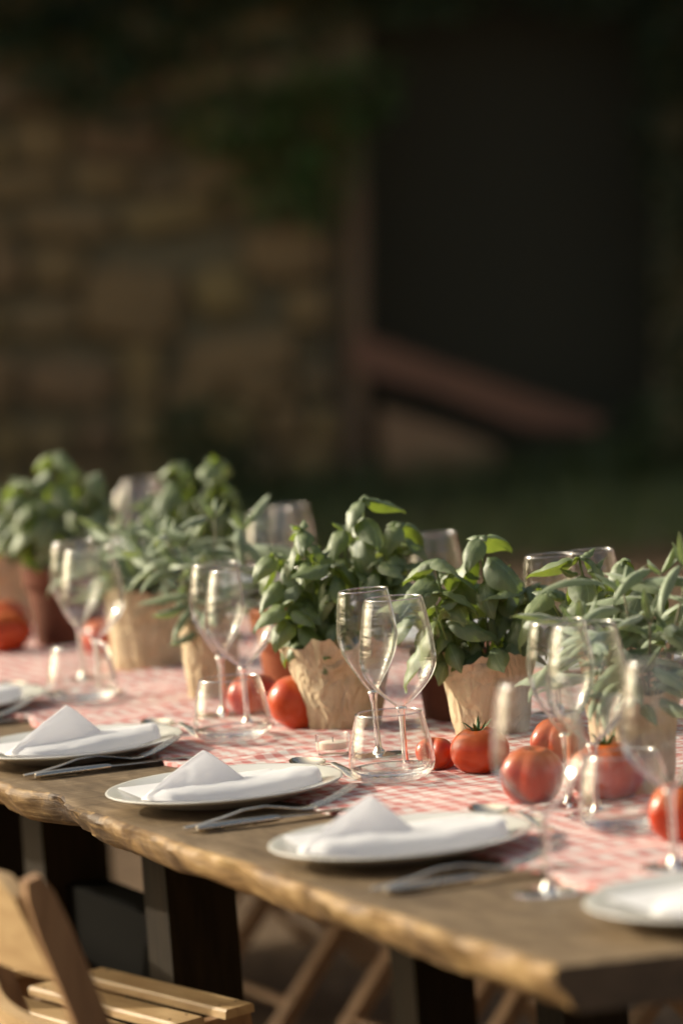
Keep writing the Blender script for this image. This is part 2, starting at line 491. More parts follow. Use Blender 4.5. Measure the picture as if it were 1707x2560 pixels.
    m = NT('terracotta_roof'); m.base((0.20, 0.09, 0.055)); m.set(rough=0.9)
    MAT['roof'] = m.mat
make_materials()

# ------------------------------------------------------------------ the setting: ground, building
def ground():
    mb = MB()
    n = 2
    mb.add([(-300, -100, 0), (300, -100, 0), (300, 500, 0), (-300, 500, 0)], [(0, 1, 2, 3)])
    o = mb.build('ground', MAT['gravel'], smooth=False)
    tag(o, kind='structure')
ground()

WALL_Y = 20.0
DX0, DX1, DZ = 0.17, 1.50, 2.75      # door opening
def building():
    rng = random.Random(11)
    b = empty('stone_building', (0, WALL_Y, 0), 0, 'old rubble stone farmhouse with a dark open doorway behind the table', 'building')
    H, W0, W1, D = 6.6, -9.0, 9.5, 0.5
    wl = MB()
    SK = 0.075         # the old opening leans
    def slab(xb0, xb1, xt0, xt1, z0, z1):
        wl.add([(xb0, 0, z0), (xb1, 0, z0), (xb1, D, z0), (xb0, D, z0), (xt0, 0, z1), (xt1, 0, z1), (xt1, D, z1), (xt0, D, z1)],
               [(3, 2, 1, 0), (4, 5, 6, 7), (0, 1, 5, 4), (1, 2, 6, 5), (2, 3, 7, 6), (3, 0, 4, 7)])
    slab(W0, DX0 - SK * .8, W0, DX0 + SK * (DZ - .8), 0, DZ)
    slab(DX1 - SK * .8, W1, DX1 + SK * (DZ - .8), W1, 0, DZ)
    slab(W0, W1, W0, W1, DZ, H)
    wall = wl.build('wall', MAT['mortar'], b, smooth=False)
    # dark boards added to give the opening its soft, lifted shade
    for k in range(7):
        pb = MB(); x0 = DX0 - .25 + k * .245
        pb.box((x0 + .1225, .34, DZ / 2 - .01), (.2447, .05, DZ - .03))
        pb.build('doorway_shade_board', MAT['doorway_shade'], b, smooth=False)
    rf = MB()
    rf.add([(W0 - .3, -1.5, H - .35), (W1 + .3, -1.5, H - .35), (W1 + .3, 5.2, H + 2.0), (W0 - .3, 5.2, H + 2.0),
            (W0 - .3, -1.5, H - .50), (W1 + .3, -1.5, H - .50), (W1 + .3, 5.2, H + 1.8), (W0 - .3, 5.2, H + 1.8)],
           [(0, 1, 2, 3), (7, 6, 5, 4), (0, 4, 5, 1), (1, 5, 6, 2), (2, 6, 7, 3), (3, 7, 4, 0)])
    rf.build('roof', MAT['roof'], b, smooth=False)
    # unseen walls added left, right and behind to block sky and bounce fill
    for c, sz in (((-17.0, -32.0, 2.4), (1.0, 34.0, 4.8)), ((13.0, -22.0, 2.0), (1.0, 44.0, 4.0)), ((-2.0, -36.0, 2.6), (29.0, 1.0, 5.2))):
        wg = MB(); wg.box(c, sz)
        wg.build('added_light_wall', MAT['added_wall_plaster'], b, smooth=False)
    # door timbers
    j = MB(); j.bar((DX0 - 0.04 - SK * .8, -0.0, 0), (DX0 - .04 + SK * 0.6, -0.0, 1.40), .12, .085, up=(1, 0, 0))
    j.build('door_jamb', MAT['jamb'], b, smooth=False)
    # individual stones of the wall as far as the picture reaches
    variants = []
    for k in range(7):
        mb = MB(); N = 5
        def sp(a, b_, sgn, ax):
            p = [0, 0, 0]; p[ax] = sgn; p[(ax + 1) % 3] = a; p[(ax + 2) % 3] = b_
            v = Vector(p)
            q = Vector([math.copysign(abs(c) ** 1.0, c) for c in v])
            l8 = (abs(q.x) ** 5 + abs(q.y) ** 5 + abs(q.z) ** 5) ** (1 / 5)
            q = q / l8
            return q * (0.5 * (1 + 0.24 * nz(q.x * 1.4 + k * 9.1, q.y * 1.4, q.z * 1.4 + k)))
        # front and rim only: the back is bedded in the mortar
        vs, fs = [], []
        for ax, sgn in ((1, -1), (0, -1), (0, 1), (2, -1), (2, 1)):
            base = len(vs); n = 4
            for i in range(n):
                for jj in range(n):
                    vs.append(sp(-1 + 2 * i / (n - 1), -1 + 2 * jj / (n - 1), sgn, ax))
            for i in range(n - 1):
                for jj in range(n - 1):
                    q = (base + i * n + jj, base + (i + 1) * n + jj, base + (i + 1) * n + jj + 1, base + i * n + jj + 1)
                    fs.append(q if sgn > 0 else tuple(reversed(q)))
        mb.add(vs, fs)
        variants.append(mb.mesh('stone', MAT['stone'], True, 60))
    def stone(x, z, w, h, p=None):
        o = link('stone', variants[rng.randrange(7)], wall)
        o.location = (x, 0.005 + rng.uniform(-0.012, 0.012), z)
        o.scale = (w, rng.uniform(0.13, 0.2), h)
        o.rotation_euler = (0, R(rng.uniform(-9, 9)), 0)
    big = [(-0.87, 0.96, 0.46, 0.34), (-0.40, 0.68, 0.52, 0.21), (-0.46, 0.99, 0.24, 0.22), (-1.18, 0.63, 0.42, 0.20)]
    for s in big: stone(*s)
    z = 0.03
    while z < 2.75:
        h = rng.uniform(0.13, 0.30)
        for x0, x1 in ((-2.1, DX0 - 0.10 + SK * (z + .1 - .8)), (DX1 + 0.09 + SK * (z + .1 - .8), 2.4)):
            x = x0 + rng.uniform(0, .1)
            while x < x1 - 0.05:
                w = min(rng.uniform(0.15, 0.52), x1 - x)
                if x1 - (x + w) < 0.08: w = x1 - x
                cx, cz = x + w / 2, z + h / 2
                if not any(abs(cx - s[0]) < (s[2] + w) / 2 - 0.05 and abs(cz - s[1]) < (s[3] + h) / 2 - 0.04 for s in big):
                    stone(cx, cz + rng.uniform(-.03, .03), w - 0.03, h * rng.uniform(.72, 1.0))
                x += w
        z += h
    # timber leaning in the doorway and a sloping stone below it
    p = MB()
    pp = [(0.08, .60), (0.45, .47), (0.85, .28), (1.17, .24), (1.20, .30), (0.88, .43), (0.5, .595), (0.10, .775)]
    p.add([(x, -.03, z) for x, z in pp] + [(x, .03, z) for x, z in pp], [tuple(range(8)), tuple(range(15, 7, -1))] + [((i + 1) % 8, i, i + 8, (i + 1) % 8 + 8) for i in range(8)])
    o = p.build('leaning_plank', MAT['plank'], None, smooth=False, loc=(0, WALL_Y - 0.06, 0))
    tag(o, 'reddish timber plank leaning slantwise across the dark doorway', 'plank')
    p = MB()
    prof = [(0.20, 0.0), (0.74, 0.0), (0.72, 0.20), (0.48, 0.31), (0.20, 0.42)]
    a = [(x, -0.12, z) for x, z in prof]; c = [(x, 0.18, z) for x, z in prof]
    n = len(prof)
    p.add(a + c, [tuple(range(n)), tuple(range(2 * n - 1, n - 1, -1))] + [(i, i + n, (i + 1) % n + n, (i + 1) % n) for i in range(n)])
    o = p.build('stone_block', MAT['buff'], None, smooth=False, loc=(0, WALL_Y - 0.02, 0))
    tag(o, 'pale sloping stone block on the ground under the leaning plank', 'stone')
building()

def leaf_quad(mb, p, d, up, L, w):
    d = d.normalized(); sd = d.cross(up)
    if sd.length < 1e-3: sd = d.cross(Vector((1, 0, 0)))
    sd.normalize(); nrm = sd.cross(d)
    mb.add([p, p + d * (L * .45) + sd * (w / 2) + nrm * (-.08 * L), p + d * L, p + d * (L * .45) - sd * (w / 2) - nrm * (.08 * L), p + d * (L * .5) + nrm * (.06 * L)],
           [(0, 1, 4), (1, 2, 4), (2, 3, 4), (3, 0, 4)])

def foliage_thing(name, label, cat, loc, blobs, n, L, mat, seed, stems=(), group=None):
    rng = random.Random(seed)
    root = empty(name, loc, 0, label, cat, group)
    mb = MB()
    for i in range(n):
        bx = rng.choices(blobs, [b[3] * b[4] * b[5] for b in blobs])[0]
        while True:
            q = Vector((rng.uniform(-1, 1), rng.uniform(-1, 1), rng.uniform(-1, 1)))
            if 0.25 < q.length < 1: break
        p = Vector((bx[0] + q.x * bx[3], bx[1] + q.y * bx[4], bx[2] + q.z * bx[5]))
        if p.z < 0.02 - loc[2]: p.z = 0.02 - loc[2] + rng.random() * .05
        d = q + Vector((rng.uniform(-.7, .7), rng.uniform(-.7, .7), rng.uniform(-.9, .4)))
        leaf_quad(mb, p, d, Vector((rng.uniform(-.5, .5), rng.uniform(-.5, .5), 1)), L * rng.uniform(.6, 1.25), L * rng.uniform(.5, .9))
    o = mb.build('foliage', mat, root, smooth=False); o['kind'] = 'stuff'
    if stems:
        sb = MB()
        for pts, r in stems: sb.tube(pts, [r * (1 - .6 * i / (len(pts) - 1)) for i in range(len(pts))], 6)
        sb.build('stem', MAT['bark'], root)
    return root

foliage_thing('climbing_vine', 'dark green vine hanging over the top left of the doorway', 'vine', (0, WALL_Y - 0.16, 0),
              [(-0.34, 0, 1.80, .30, .12, .17), (0.02, 0, 1.72, .26, .13, .25), (0.24, -.02, 1.84, .18, .1, .15), (-0.22, 0, 1.50, .25, .12, .16), (0.02, 0, 1.42, .14, .1, .14)],
              520, 0.085, MAT['vine'], 3, [([(0.05, .1, 0.02), (0.0, .09, .8), (0.02, .06, 1.5), (-.1, 0, 1.8), (-.45, 0, 1.86)], 0.02)])
foliage_thing('climbing_vine', 'dark creeper over the upper left corner of the stone wall', 'vine', (0, WALL_Y - 0.14, 0),
              [(-1.05, 0, 2.08, .34, .1, .2), (-0.72, 0, 2.2, .3, .1, .2), (-1.32, 0, 2.3, .3, .1, .2), (-0.85, 0, 1.86, .2, .08, .12), (-.2, 0, 2.2, .4, .1, .15), (.5, 0, 2.25, .4, .1, .1)],
              900, 0.08, MAT['shrub'], 4, [([(-1.0, .09, 2.75), (-.95, .06, 2.4), (-1.0, .02, 2.05)], 0.015)])
foliage_thing('ivy', 'dark ivy mass across the top of the wall above the doorway', 'ivy', (0, WALL_Y - 0.15, 0),
              [(-1.2, 0, 2.42, .5, .12, .22), (-.4, 0, 2.45, .5, .12, .2), (.5, -.05, 2.5, .6, .14, .22), (1.3, 0, 2.4, .45, .12, .3), (1.75, 0, 2.1, .3, .1, .5), (1.9, 0, 1.3, .22, .08, .5), (1.62, -.02, 1.6, .2, .08, .5), (1.62, -.02, .8, .18, .08, .5)],
              3000, 0.085, MAT['ivy'], 14, [([(1.9, .09, 0.0), (1.85, .08, 1.2), (1.7, .05, 2.2), (1.2, .02, 2.5)], 0.025)])
foliage_thing('garden_shrub', 'dark low shrub at the foot of the wall left of the doorway', 'shrub', (-0.60, WALL_Y - 0.5, 0),
              [(0, 0, .26, .22, .2, .26), (.15, 0, .15, .15, .15, .15)], 420, 0.07, MAT['shrub'], 5, [([(0, 0, 0), (.02, 0, .3)], .02)], 'shrubs at the foot of the wall')
foliage_thing('garden_shrub', 'dark green shrub at the foot of the wall right of the doorway', 'shrub', (1.45, WALL_Y - 0.6, 0),
              [(0, 0, .2, .3, .2, .22), (.25, 0, .26, .2, .2, .26), (-.3, 0, .1, .2, .2, .12)], 520, 0.07, MAT['shrub'], 6, [([(0, 0, 0), (.02, 0, .3)], .02)], 'shrubs at the foot of the wall')

def grass():
    rng = random.Random(8)
    mb = MB()
    for i in range(14000):
        y = WALL_Y - 0.1 - 3.6 * rng.random() ** 1.5
        x = rng.uniform(-2.4, 2.8)
        if nz(x * 1.1, y * .8, 4) < -0.18 and rng.random() < .85: continue
        h = rng.uniform(.05, .15) + (0.16 * rng.random() if y > WALL_Y - .8 else 0)
        a = rng.uniform(0, 2 * PI); b = Vector((math.cos(a), math.sin(a), 0)); w = rng.uniform(.004, .009)
        s = Vector((-b.y, b.x, 0)) * w
        p = Vector((x, y, 0))
        mb.add([p - s, p + s, p + b * h * .5 + Vector((0, 0, h))], [(0, 1, 2)])
    o = mb.build('grass', MAT['grass'], None, smooth=False)
    tag(o, 'rough grass and weeds growing along the foot of the wall', 'grass', kind='stuff')
grass()

# ------------------------------------------------------------------ table
TW = 1.17
def table():
    root = empty('dining_table', T(0, 0, 0), A0, 'long rustic dining table with a golden live edge and black legs', 'table')
    mb = MB()
    L = 5.4; N = 540
    def edge(s):
        e = 0.009 * nz(s * 2.3, 1.7) + 0.006 * nz(s * 7.0, 9.2) + 0.0034 * nz(s * 23, 3.1) + 0.0012 * nz(s * 61, 5.1)
        e += 0.014 * math.exp(-((s - 1.47) / 0.05) ** 2) - 0.006 * math.exp(-((s - 1.58) / 0.05) ** 2)
        return e - 0.006
    rings = []
    for i in range(N + 1):
        u = i / N
        r = []
        for k, (dt, z) in enumerate([(0.60, 0), (0.30, 0), (0.12, 0), (0.03, 0), (0.008, -0.0005), (0.002, -0.003), (0.001, -0.009), (0.004, -0.018), (0.010, -0.029), (0.017, -0.037), (0.024, -0.042), (0.12, -0.042), (TW, -0.042), (TW, 0)]):
            s_end = -0.20 * dt
            s = s_end + (L - s_end) * u ** 1.15
            t = dt
            if 3 <= k <= 10:
                t = edge(s) + dt
                if k >= 5: t += 0.007 * nz(s * 9, k * .45, 2.0) + 0.003 * nz(s * 31, k * .9, 5.0) + 0.001 * nz(s * 77, k * 1.3, 1.0)
                if k >= 6:
                    t += 0.016 * max(0, 1 - ((s - 1.40) / 0.10) ** 2) * (0.4 + 0.6 * abs(nz(s * 14, k * .6)))
                if k >= 9: z += 0.005 * nz(s * 4, 3.3, k * .1)
            r.append((t, s, z))
        rings.append(r)
    n = len(rings[0])
    vs = [p for r in rings for p in r]; top, side = [], []
    for i in range(N):
        for j in range(n):
            k = (j + 1) % n
            f = (i * n + j, i * n + k, (i + 1) * n + k, (i + 1) * n + j)
            (side if 4 <= j <= 10 else top).append(f)
    mb.add(vs, top, 0)
    b = len(mb.v) - len(vs)
    for f in side: mb.f.append(list(f)); mb.m.append(1)
    mb.f.append(list(reversed(range(n)))); mb.m.append(2)
    mb.f.append(list(range(N * n, (N + 1) * n))); mb.m.append(2)
    mb.build('tabletop', [MAT['top'], MAT['edge'], MAT['endgrain']], root, loc=(0, 0, TOP), angle=55)
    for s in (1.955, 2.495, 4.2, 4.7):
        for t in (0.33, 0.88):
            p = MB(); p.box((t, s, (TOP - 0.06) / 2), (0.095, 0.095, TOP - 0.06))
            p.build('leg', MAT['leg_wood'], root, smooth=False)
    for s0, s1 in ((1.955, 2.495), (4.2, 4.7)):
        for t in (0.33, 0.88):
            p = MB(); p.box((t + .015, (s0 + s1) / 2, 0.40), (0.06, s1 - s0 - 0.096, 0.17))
            p.build('stretcher', MAT['shade_black'], root, smooth=False)
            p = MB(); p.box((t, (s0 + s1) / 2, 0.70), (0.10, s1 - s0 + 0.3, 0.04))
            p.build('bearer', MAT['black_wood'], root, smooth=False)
table()

def runner():
    mb = MB()
    ns, nt = 620, 90
    P = {}
    def zz(s, t, e):
        z = 0.0035 + 0.0036 * max(0, nz(s * 9, t * 4, .3)) + 0.0026 * nz(s * 24, t * 11, 2)
        z += 0.006 * math.exp(-(e / 0.03) ** 2) * max(0, nz(s * 13, 7.7))
        for c, w, h, sl in ((1.60, .012, .007, .5), (2.05, .014, .006, -.3), (1.05, .012, .005, .4), (2.6, .014, .006, .2)):
            d = s - c - sl * (t - .4)
            z += h * math.exp(-(d / w) ** 2) * (0.4 + 0.6 * max(0, nz(t * 5, c * 3)))
        z += 0.003 * nz(s * 42, t * 6 + 3 * nz(s * 5, t * 4), 8) + 0.0016 * nz(s * 70, t * 30, 1)
        for ps, pt in ((0.112, 0.232), (0.692, 0.137), (1.232, 0.138), (1.773, 0.132), (2.40, 0.150)):
            d = math.hypot(s - ps, t - pt)
            if d < .12: z = min(z, 0.0025 + max(0, d - .085) * .1)
        return max(z, 0.0022)
    for i in range(ns + 1):
        s = 0.05 + 5.3 * i / ns
        tl = 0.195 + 0.016 * nz(s * 2.1, 3.3) + 0.006 * math.sin(s * 46 + 2 * nz(s * 3, 1)) - (0.02 if s < 0.5 else 0) * (1 - s / .5)
        tr = 0.935 + 0.012 * nz(s * 2.3, 8.1)
        for j in range(nt + 1):
            t = tl + (tr - tl) * j / nt
            P[i, j] = (t, s, zz(s, t, t - tl))
    vs = [P[i, j] for i in range(ns + 1) for j in range(nt + 1)]
    lo = [(p[0], p[1], 0.0008) for p in vs]
    m = len(vs)
    w = nt + 1
    fs = [(i * w + j, i * w + j + 1, (i + 1) * w + j + 1, (i + 1) * w + j) for i in range(ns) for j in range(nt)]
    rim = [(i * w, (i + 1) * w, (i + 1) * w + m, i * w + m) for i in range(ns)]
    rim += [(j + 1, j, j + m, j + 1 + m) for j in range(nt)]
    rim += [((i + 1) * w + nt, i * w + nt, i * w + nt + m, (i + 1) * w + nt + m) for i in range(ns)]
    mb.add(vs + lo, fs + rim)
    o = mb.build('table_runner', MAT['gingham'], None, angle=0, loc=T(0, 0, TOP), rz=A0)
    tag(o, 'red and white gingham cloth runner down the middle of the table', 'table runner')
runner()
CLOTH = TOP + 0.006
CS, CT = -0.034, -0.014      # cloth lies a little above the wood
def TC(s, t, z): return T(s + CS, t + CT, z)

# ------------------------------------------------------------------ plates and napkins
def plate_mesh():
    mb = MB()
    up = [(0.0005, 0.0075), (0.05, 0.0075), (0.083, 0.0082), (0.096, 0.0105), (0.108, 0.0145), (0.122, 0.0178), (0.137, 0.0205), (0.1396, 0.0208), (0.1404, 0.0198)]
    dn = [(0.1385, 0.0178), (0.123, 0.0138), (0.108, 0.0098), (0.094, 0.0048), (0.080, 0.0012), (0.074, 0.0), (0.068, 0.0), (0.066, 0.002), (0.0005, 0.003)]
    up = [(r * .975, z) for r, z in up]; dn = [(r * .975, z) for r, z in dn]
    mb.lathe(up + dn, 96)
    return mb.mesh('plate', MAT['plate'], True, 60)
PLATE = plate_mesh()

def napkin_mesh(seed, flip=1.0, peak=0.052, px=-0.028):
    mb = MB(); S = seed * 7.31
    # front fold: a soft flattened roll along x
    n = 40; rr = []
    for i in range(41):
        u = i / 40; x = -0.106 + 0.194 * u
        en = min(1.0, 0.45 + 6 * u) * min(1.0, 0.6 + 8 * (1 - u))
        w = 0.040 * (0.80 + 0.2 * math.sin(PI * min(1, u * 1.1))) * en
        h = (0.0135 + 0.0022 * math.sin(u * 5 + S) + 0.003 * u) * min(1.0, 0.5 + 5 * u)
        cyy = -0.050 + 0.010 * u + 0.004 * nz(u * 3, S)
        ring = []
        for j in range(n):
            a = 2 * PI * j / n; ca, sa = math.cos(a), math.sin(a)
            y = cyy + w * math.copysign(abs(ca) ** .75, ca)
            if ca < -.3 and -0.45 < sa < -0.05: y += 0.0035
            z = 0.0165 + h * math.copysign(abs(sa) ** .85, sa) + 0.0020 * nz(x * 30, a * 1.2, S) + 0.0008 * nz(x * 90, a * 2.5, S)
            ring.append((x, y, max(z, 0.0095)))
        rr.append(ring)
    mb.rings(rr)
    # flat folded layers behind
    n = 26; rr = []
    for k, (ins, z) in enumerate([(0.003, .0085), (0, .010), (0, .0135), (0.003, .0155), (0.02, .0162), (0.05, .0162)]):
        ring = []
        for j in range(4):
            cx, cyy = [(-1, -1), (1, -1), (1, 1), (-1, 1)][j]
            for q in range(7):
                a = -3 * PI / 4 + j * PI / 2 - PI / 4 + q / 6 * PI / 2
                X = cx * (0.086 - ins) + 0.010 * math.cos(a) + 0.0
                Y = 0.018 + cyy * max(0.002, (0.046 - ins)) + 0.010 * math.sin(a)
                ring.append((X + 0.0, Y, z + 0.0012 * nz(X * 25, Y * 25, S)))
        rr.append(ring)
    mb.rings(rr)
    # upright pointed flap: a tent with a sharp ridge
    nu, nv = 30, 12
    def h(u):
        p = 0.74
        return (u / p) ** 0.86 if u < p else max(0.0, 1 - ((u - p) / (1 - p)) ** 1.15)
    grid = []
    for i in range(nu + 1):
        u = i / nu
        x0 = -0.107 + 0.120 * u
        rowf, rowb = [], []
        lx = (px - (-0.107 + 0.120 * .74)) * min(1, u / .74)
        for j in range(nv + 1):
            v = j / nv
            yb = -0.060 + 0.018 * u
            bul = 0.006 * math.sin(PI * v) * h(u)
            z = 0.0255 + 0.002 * u + (peak * h(u)) * v
            rowf.append((x0 + lx * v, yb + 0.046 * v * h(u) - bul + 0.0030 * nz(u * 5, v * 3, S) + 0.0012 * nz(u * 16, v * 9, S) + (0.0012 if v > .90 else 0), z))
            vb = 1 - v
            rowb.append((x0 + lx * vb + 0.012 * (1 - vb), yb + 0.046 * h(u) + 0.034 * (1 - vb) + bul * .7, 0.0155 + (peak * h(u) + .010 + .002 * u) * vb))
        grid.append(rowf + rowb)
    w = len(grid[0])
    vs = [p for r in grid for p in r]
    fs = [(i * w + j, (i + 1) * w + j, (i + 1) * w + j + 1, i * w + j + 1) for i in range(nu) for j in range(w - 1)]
    mb.add(vs, fs)
    # the cloth rests on the plate: nothing dips below its upper face
    prof = [(0, .0095), (.079, .0100), (.0936, .0125), (.1053, .0165), (.119, .0198), (.134, .0225), (.2, .026)]
    def pz(r):
        for (a, za), (b, zb) in zip(prof, prof[1:]):
            if r <= b: return za + (zb - za) * (r - a) / (b - a)
        return .026
    mb.v = [(x, y, max(z, pz(math.hypot(x, y) * 1.09))) for x, y, z in mb.v]
    return mb.mesh('napkin', MAT['napkin'], True, 42)

SP = 0.558
near_p = [(0.112, 0.232), (0.692, 0.137), (1.232, 0.138), (1.773, 0.132), (2.40, 0.150)]
near_s = [p[0] for p in near_p]
place = ['nearest the bare end of the table', 'second from the near end', 'third from the near end',
         'fourth from the near end', 'farthest on the left']
for k, (s, t) in enumerate(near_p):
    z0 = TOP + 0.0032
    o = link('dinner_plate', PLATE, None, T(s, t, z0), A0)
    tag(o, 'cream dinner plate on the live edge side, ' + place[k], 'plate', 'plates along the live edge side')
    o.rotation_euler = (R(0.5), R(-0.6), A0)
    nk = link('napkin', napkin_mesh(k, 1, [0.012, .037, .036, .040, .036][k], [-.03, -.026, -.020, -.006, -.03][k]), None, T(s, t, z0 - 0.0008), A0 + R([4, -7, 1, 6, 3][k]))
    nk.scale = [(1, 1, 1), (1.12, 1.08, 1.06), (1.10, 1.05, 1.0), (1.05, 1, 1.02), (1, 1, 1)][k]
    nk.location.z -= 0.0006
    tag(nk, 'folded white napkin on the plate ' + place[k], 'napkin', 'napkins on the live edge side')
far_s = [1.98, 2.54, 3.10, 3.66, 4.22]
for k, s in enumerate(far_s):
    words = ['first', 'second', 'third', 'fourth', 'fifth', 'sixth', 'seventh']
    o = link('dinner_plate', PLATE, None, T(s, 0.985, TOP + 0.0035), A0)
    tag(o, '%s plate from the near end on the far side behind the herbs' % words[k], 'plate', 'plates on the far side')
    nk = link('napkin', napkin_mesh(10 + k, 1, .055, -.02), None, T(s, 0.985, TOP + 0.003), A0 + PI + R(3 * (k % 3 - 1)))
    tag(nk, 'white napkin on the %s far side plate from the near end' % words[k], 'napkin', 'napkins on the far side')

# ------------------------------------------------------------------ cutlery
def make_knife():
    root = empty('knife')
    h = MB(); h.loft([(0.0, 0, .0045, .0035, .0030), (.002, 0, .0045, .0052, .0040), (.02, 0, .0048, .0058, .0042), (.055, 0, .0050, .0062, .0044), (.088, 0, .0050, .0056, .0042), (.097, 0, .0050, .0038, .0032)], 14)
    h.build('handle', MAT['steel'], root)
    b = MB(); b.loft([(.096, 0, .0050, .0034, .0022), (.104, .001, .0052, .0062, .0012), (.115, .002, .0052, .0088, .0009), (.16, .0025, .0050, .0094, .0008), (.192, .001, .0048, .0080, .0007), (.208, -.003, .0046, .0035, .0006), (.212, -.0045, .0046, .0008, .0005)], 14)
    b.build('blade', MAT['steel'], root)
    return root
def make_fork():
    root = empty('fork')
    def z(x): return 0.0035 + 0.0120 * math.exp(-((x - 0.085) / 0.045) ** 2) + (0.0 if x < .135 else 0.021 * ((x - .135) / .065) ** 1.6)
    h = MB(); h.loft([(x, 0, z(x), w, .0014) for x, w in ((0, .004), (.003, .0065), (.02, .0075), (.045, .0058), (.07, .0042), (.095, .0034), (.115, .0032), (.128, .0042), (.137, .0085), (.146, .0118), (.153, .0124))], 12)
    h.build('handle', MAT['steel'], root)
    for k in range(4):
        y = (k - 1.5) * 0.0068
        t = MB(); t.loft([(x, y, z(x), w, .0012) for x, w in ((.151, .0022), (.165, .0019), (.18, .0017), (.195, .0014), (.202, .0006))], 8)
        t.build('tine', MAT['steel'], root)
    return root
def make_spoon():
    root = empty('spoon')
    def z(x): return 0.004 + 0.013 * math.exp(-((x - 0.075) / 0.05) ** 2)
    h = MB(); h.loft([(x, 0, z(x), w, .0015) for x, w in ((0, .004), (.003, .0068), (.02, .0078), (.045, .006), (.075, .0042), (.105, .0034), (.125, .0036), (.134, .0050))], 12)
    h.build('handle', MAT['steel'], root)
    b = MB(); rr = []
    nx, ny = 16, 12
    top, bot = [], []
    for i in range(nx + 1):
        u = i / nx; x = 0.128 + 0.064 * u
        w = 0.0205 * (math.sin(PI * (0.07 + 0.93 * u) ** 0.85)) ** 0.62 if i < nx else 0.002
        w = max(w, 0.0035)
        for j in range(ny + 1):
            v = -1 + 2 * j / ny
            dep = 0.0085 * (1 - v * v) * math.sin(PI * min(1, max(.05, u))) ** .7
            zr = 0.0125 + 0.001 * u
            top.append((x, v * w, zr - dep)); bot.append((x, v * w, zr - dep - .0011))
    ww = ny + 1
    f1 = [(i * ww + j, (i + 1) * ww + j, (i + 1) * ww + j + 1, i * ww + j + 1) for i in range(nx) for j in range(ny)]
    b.add(top, f1); b.add(bot, [tuple(reversed(f)) for f in f1])
    b.build('bowl', MAT['steel'], root, angle=0)
    return root
KN, FK, SPN = make_knife(), make_fork(), make_spoon()
used = set()
def put(proto, loc, rz, label, cat, group, rx=0.0, ry=0.0):
    o = proto if proto.name not in used else copy_tree(proto)
    used.add(proto.name)
    o.location = loc; o.rotation_euler = (rx, ry, rz)
    return tag(o, label, cat, group)
cut_place = ['between the two nearest plates', 'between the second and third plates from the near end', 'between the third and fourth plates from the near end', 'between the two farthest plates on the left']
for k, (s, d) in enumerate(((0.692, 0.478), (1.232, 1.034), (1.773, 1.628), (2.40, 2.225))):
    zt = TOP + 0.0012
    put(KN, T(d - 0.006, 0.031, zt), A0 + R(2 - k), 'steel knife on bare wood ' + cut_place[k], 'knife', 'knives on the live edge side')
    put(FK, T(d + 0.012, 0.022, zt + 0.001), A0 + R(-3 + k), 'steel fork ' + cut_place[k], 'fork', 'forks on the live edge side', ry=R(-1.0))
    put(SPN, T(s - 0.030, 0.293, CLOTH + 0.001), A0 + PI / 2 + R(1 + k), 'steel spoon on the cloth above the plate ' + place[k + 1], 'spoon', 'spoons on the live edge side')

# ------------------------------------------------------------------ glasses
def make_wine(kind):
    """kind 0: slimmer tulip, kind 1: wide bowl"""
    root = empty('wine_glass')
    if kind == 0:
        outer = [(.0042, .078), (.0068, .082), (.0130, .0910), (.0200, .1025), (.0272, .1150), (.0332, .1290), (.0364, .1430), (.0368, .153), (.0356, .168), (.0332, .186), (.0305, .2015)]
    else:
        outer = [(.0045, .076), (.0085, .0795), (.0175, .0872), (.0280, .0975), (.0372, .1090), (.0435, .1210), (.0457, .1320), (.0450, .145), (.0425, .164), (.0385, .186), (.0345, .2045)]
    def smooth(p, k=3):
        out = []
        for i in range(len(p) - 1):
            p0, p1, p2, p3 = p[max(i - 1, 0)], p[i], p[i + 1], p[min(i + 2, len(p) - 1)]
            for q in range(k):
                u = q / k
                out.append(tuple(0.5 * ((2 * p1[c]) + (-p0[c] + p2[c]) * u + (2 * p0[c] - 5 * p1[c] + 4 * p2[c] - p3[c]) * u * u + (-p0[c] + 3 * p1[c] - 3 * p2[c] + p3[c]) * u ** 3) for c in (0, 1)))
        return out + [p[-1]]
    o = smooth(outer)
    inner = [(max(r - .0013, .0006), z + .0012 * max(0, 1 - i / 8)) for i, (r, z) in enumerate(o)]
    zt = o[-1][1]
    b = MB(); b.lathe(o + [(o[-1][0] - .0001, zt + .0005), (o[-1][0] - .0006, zt + .0009), (o[-1][0] - .0011, zt + .0005)] + list(reversed(inner)), 64)
    bw = b.build('bowl', MAT['thin'], root, angle=0)
    rm = MB(); rc = o[-1][0] - .0006
    rm.lathe([(rc + .0008 * math.cos(2 * PI * q / 8), zt + .0010 + .0008 * math.sin(2 * PI * q / 8)) for q in range(9)], 64)
    rm.build('rim', MAT['rim'], bw, angle=0)
    z0 = o[0][1]
    st = MB()
    st.lathe(smooth([(.0003, z0 + .0026), (.0036, z0 + .0016), (.0064, z0 + .0004), (.0054, z0 - .004), (.0042, z0 - .011), (.0036, z0 - .024), (.0035, z0 - .045), (.0038, .016), (.0050, .0085), (.0085, .0046), (.0003, .0042)], 2), 20)
    st.build('stem', MAT['glass'], root, angle=0)
    ft = MB()
    ft.lathe([(.0003, .0042), (.009, .0043), (.018, .0031), (.028, .0022), (.0345, .0016), (.0352, .0010), (.0345, .0004), (.020, .0006), (.0003, .0012)], 56)
    ft.build('foot', MAT['thin'], root, angle=0)
    return root
W0_, W1_ = make_wine(0), make_wine(1)
def wine(kind, s, t, label, group, z=CLOTH - .001, rz=0.0, lean=(0, 0)):
    return put((W0_, W1_)[kind], (TC if z > TOP + .003 else T)(s, t, z), rz, label, 'wine glass', group, R(lean[0]), R(lean[1]))
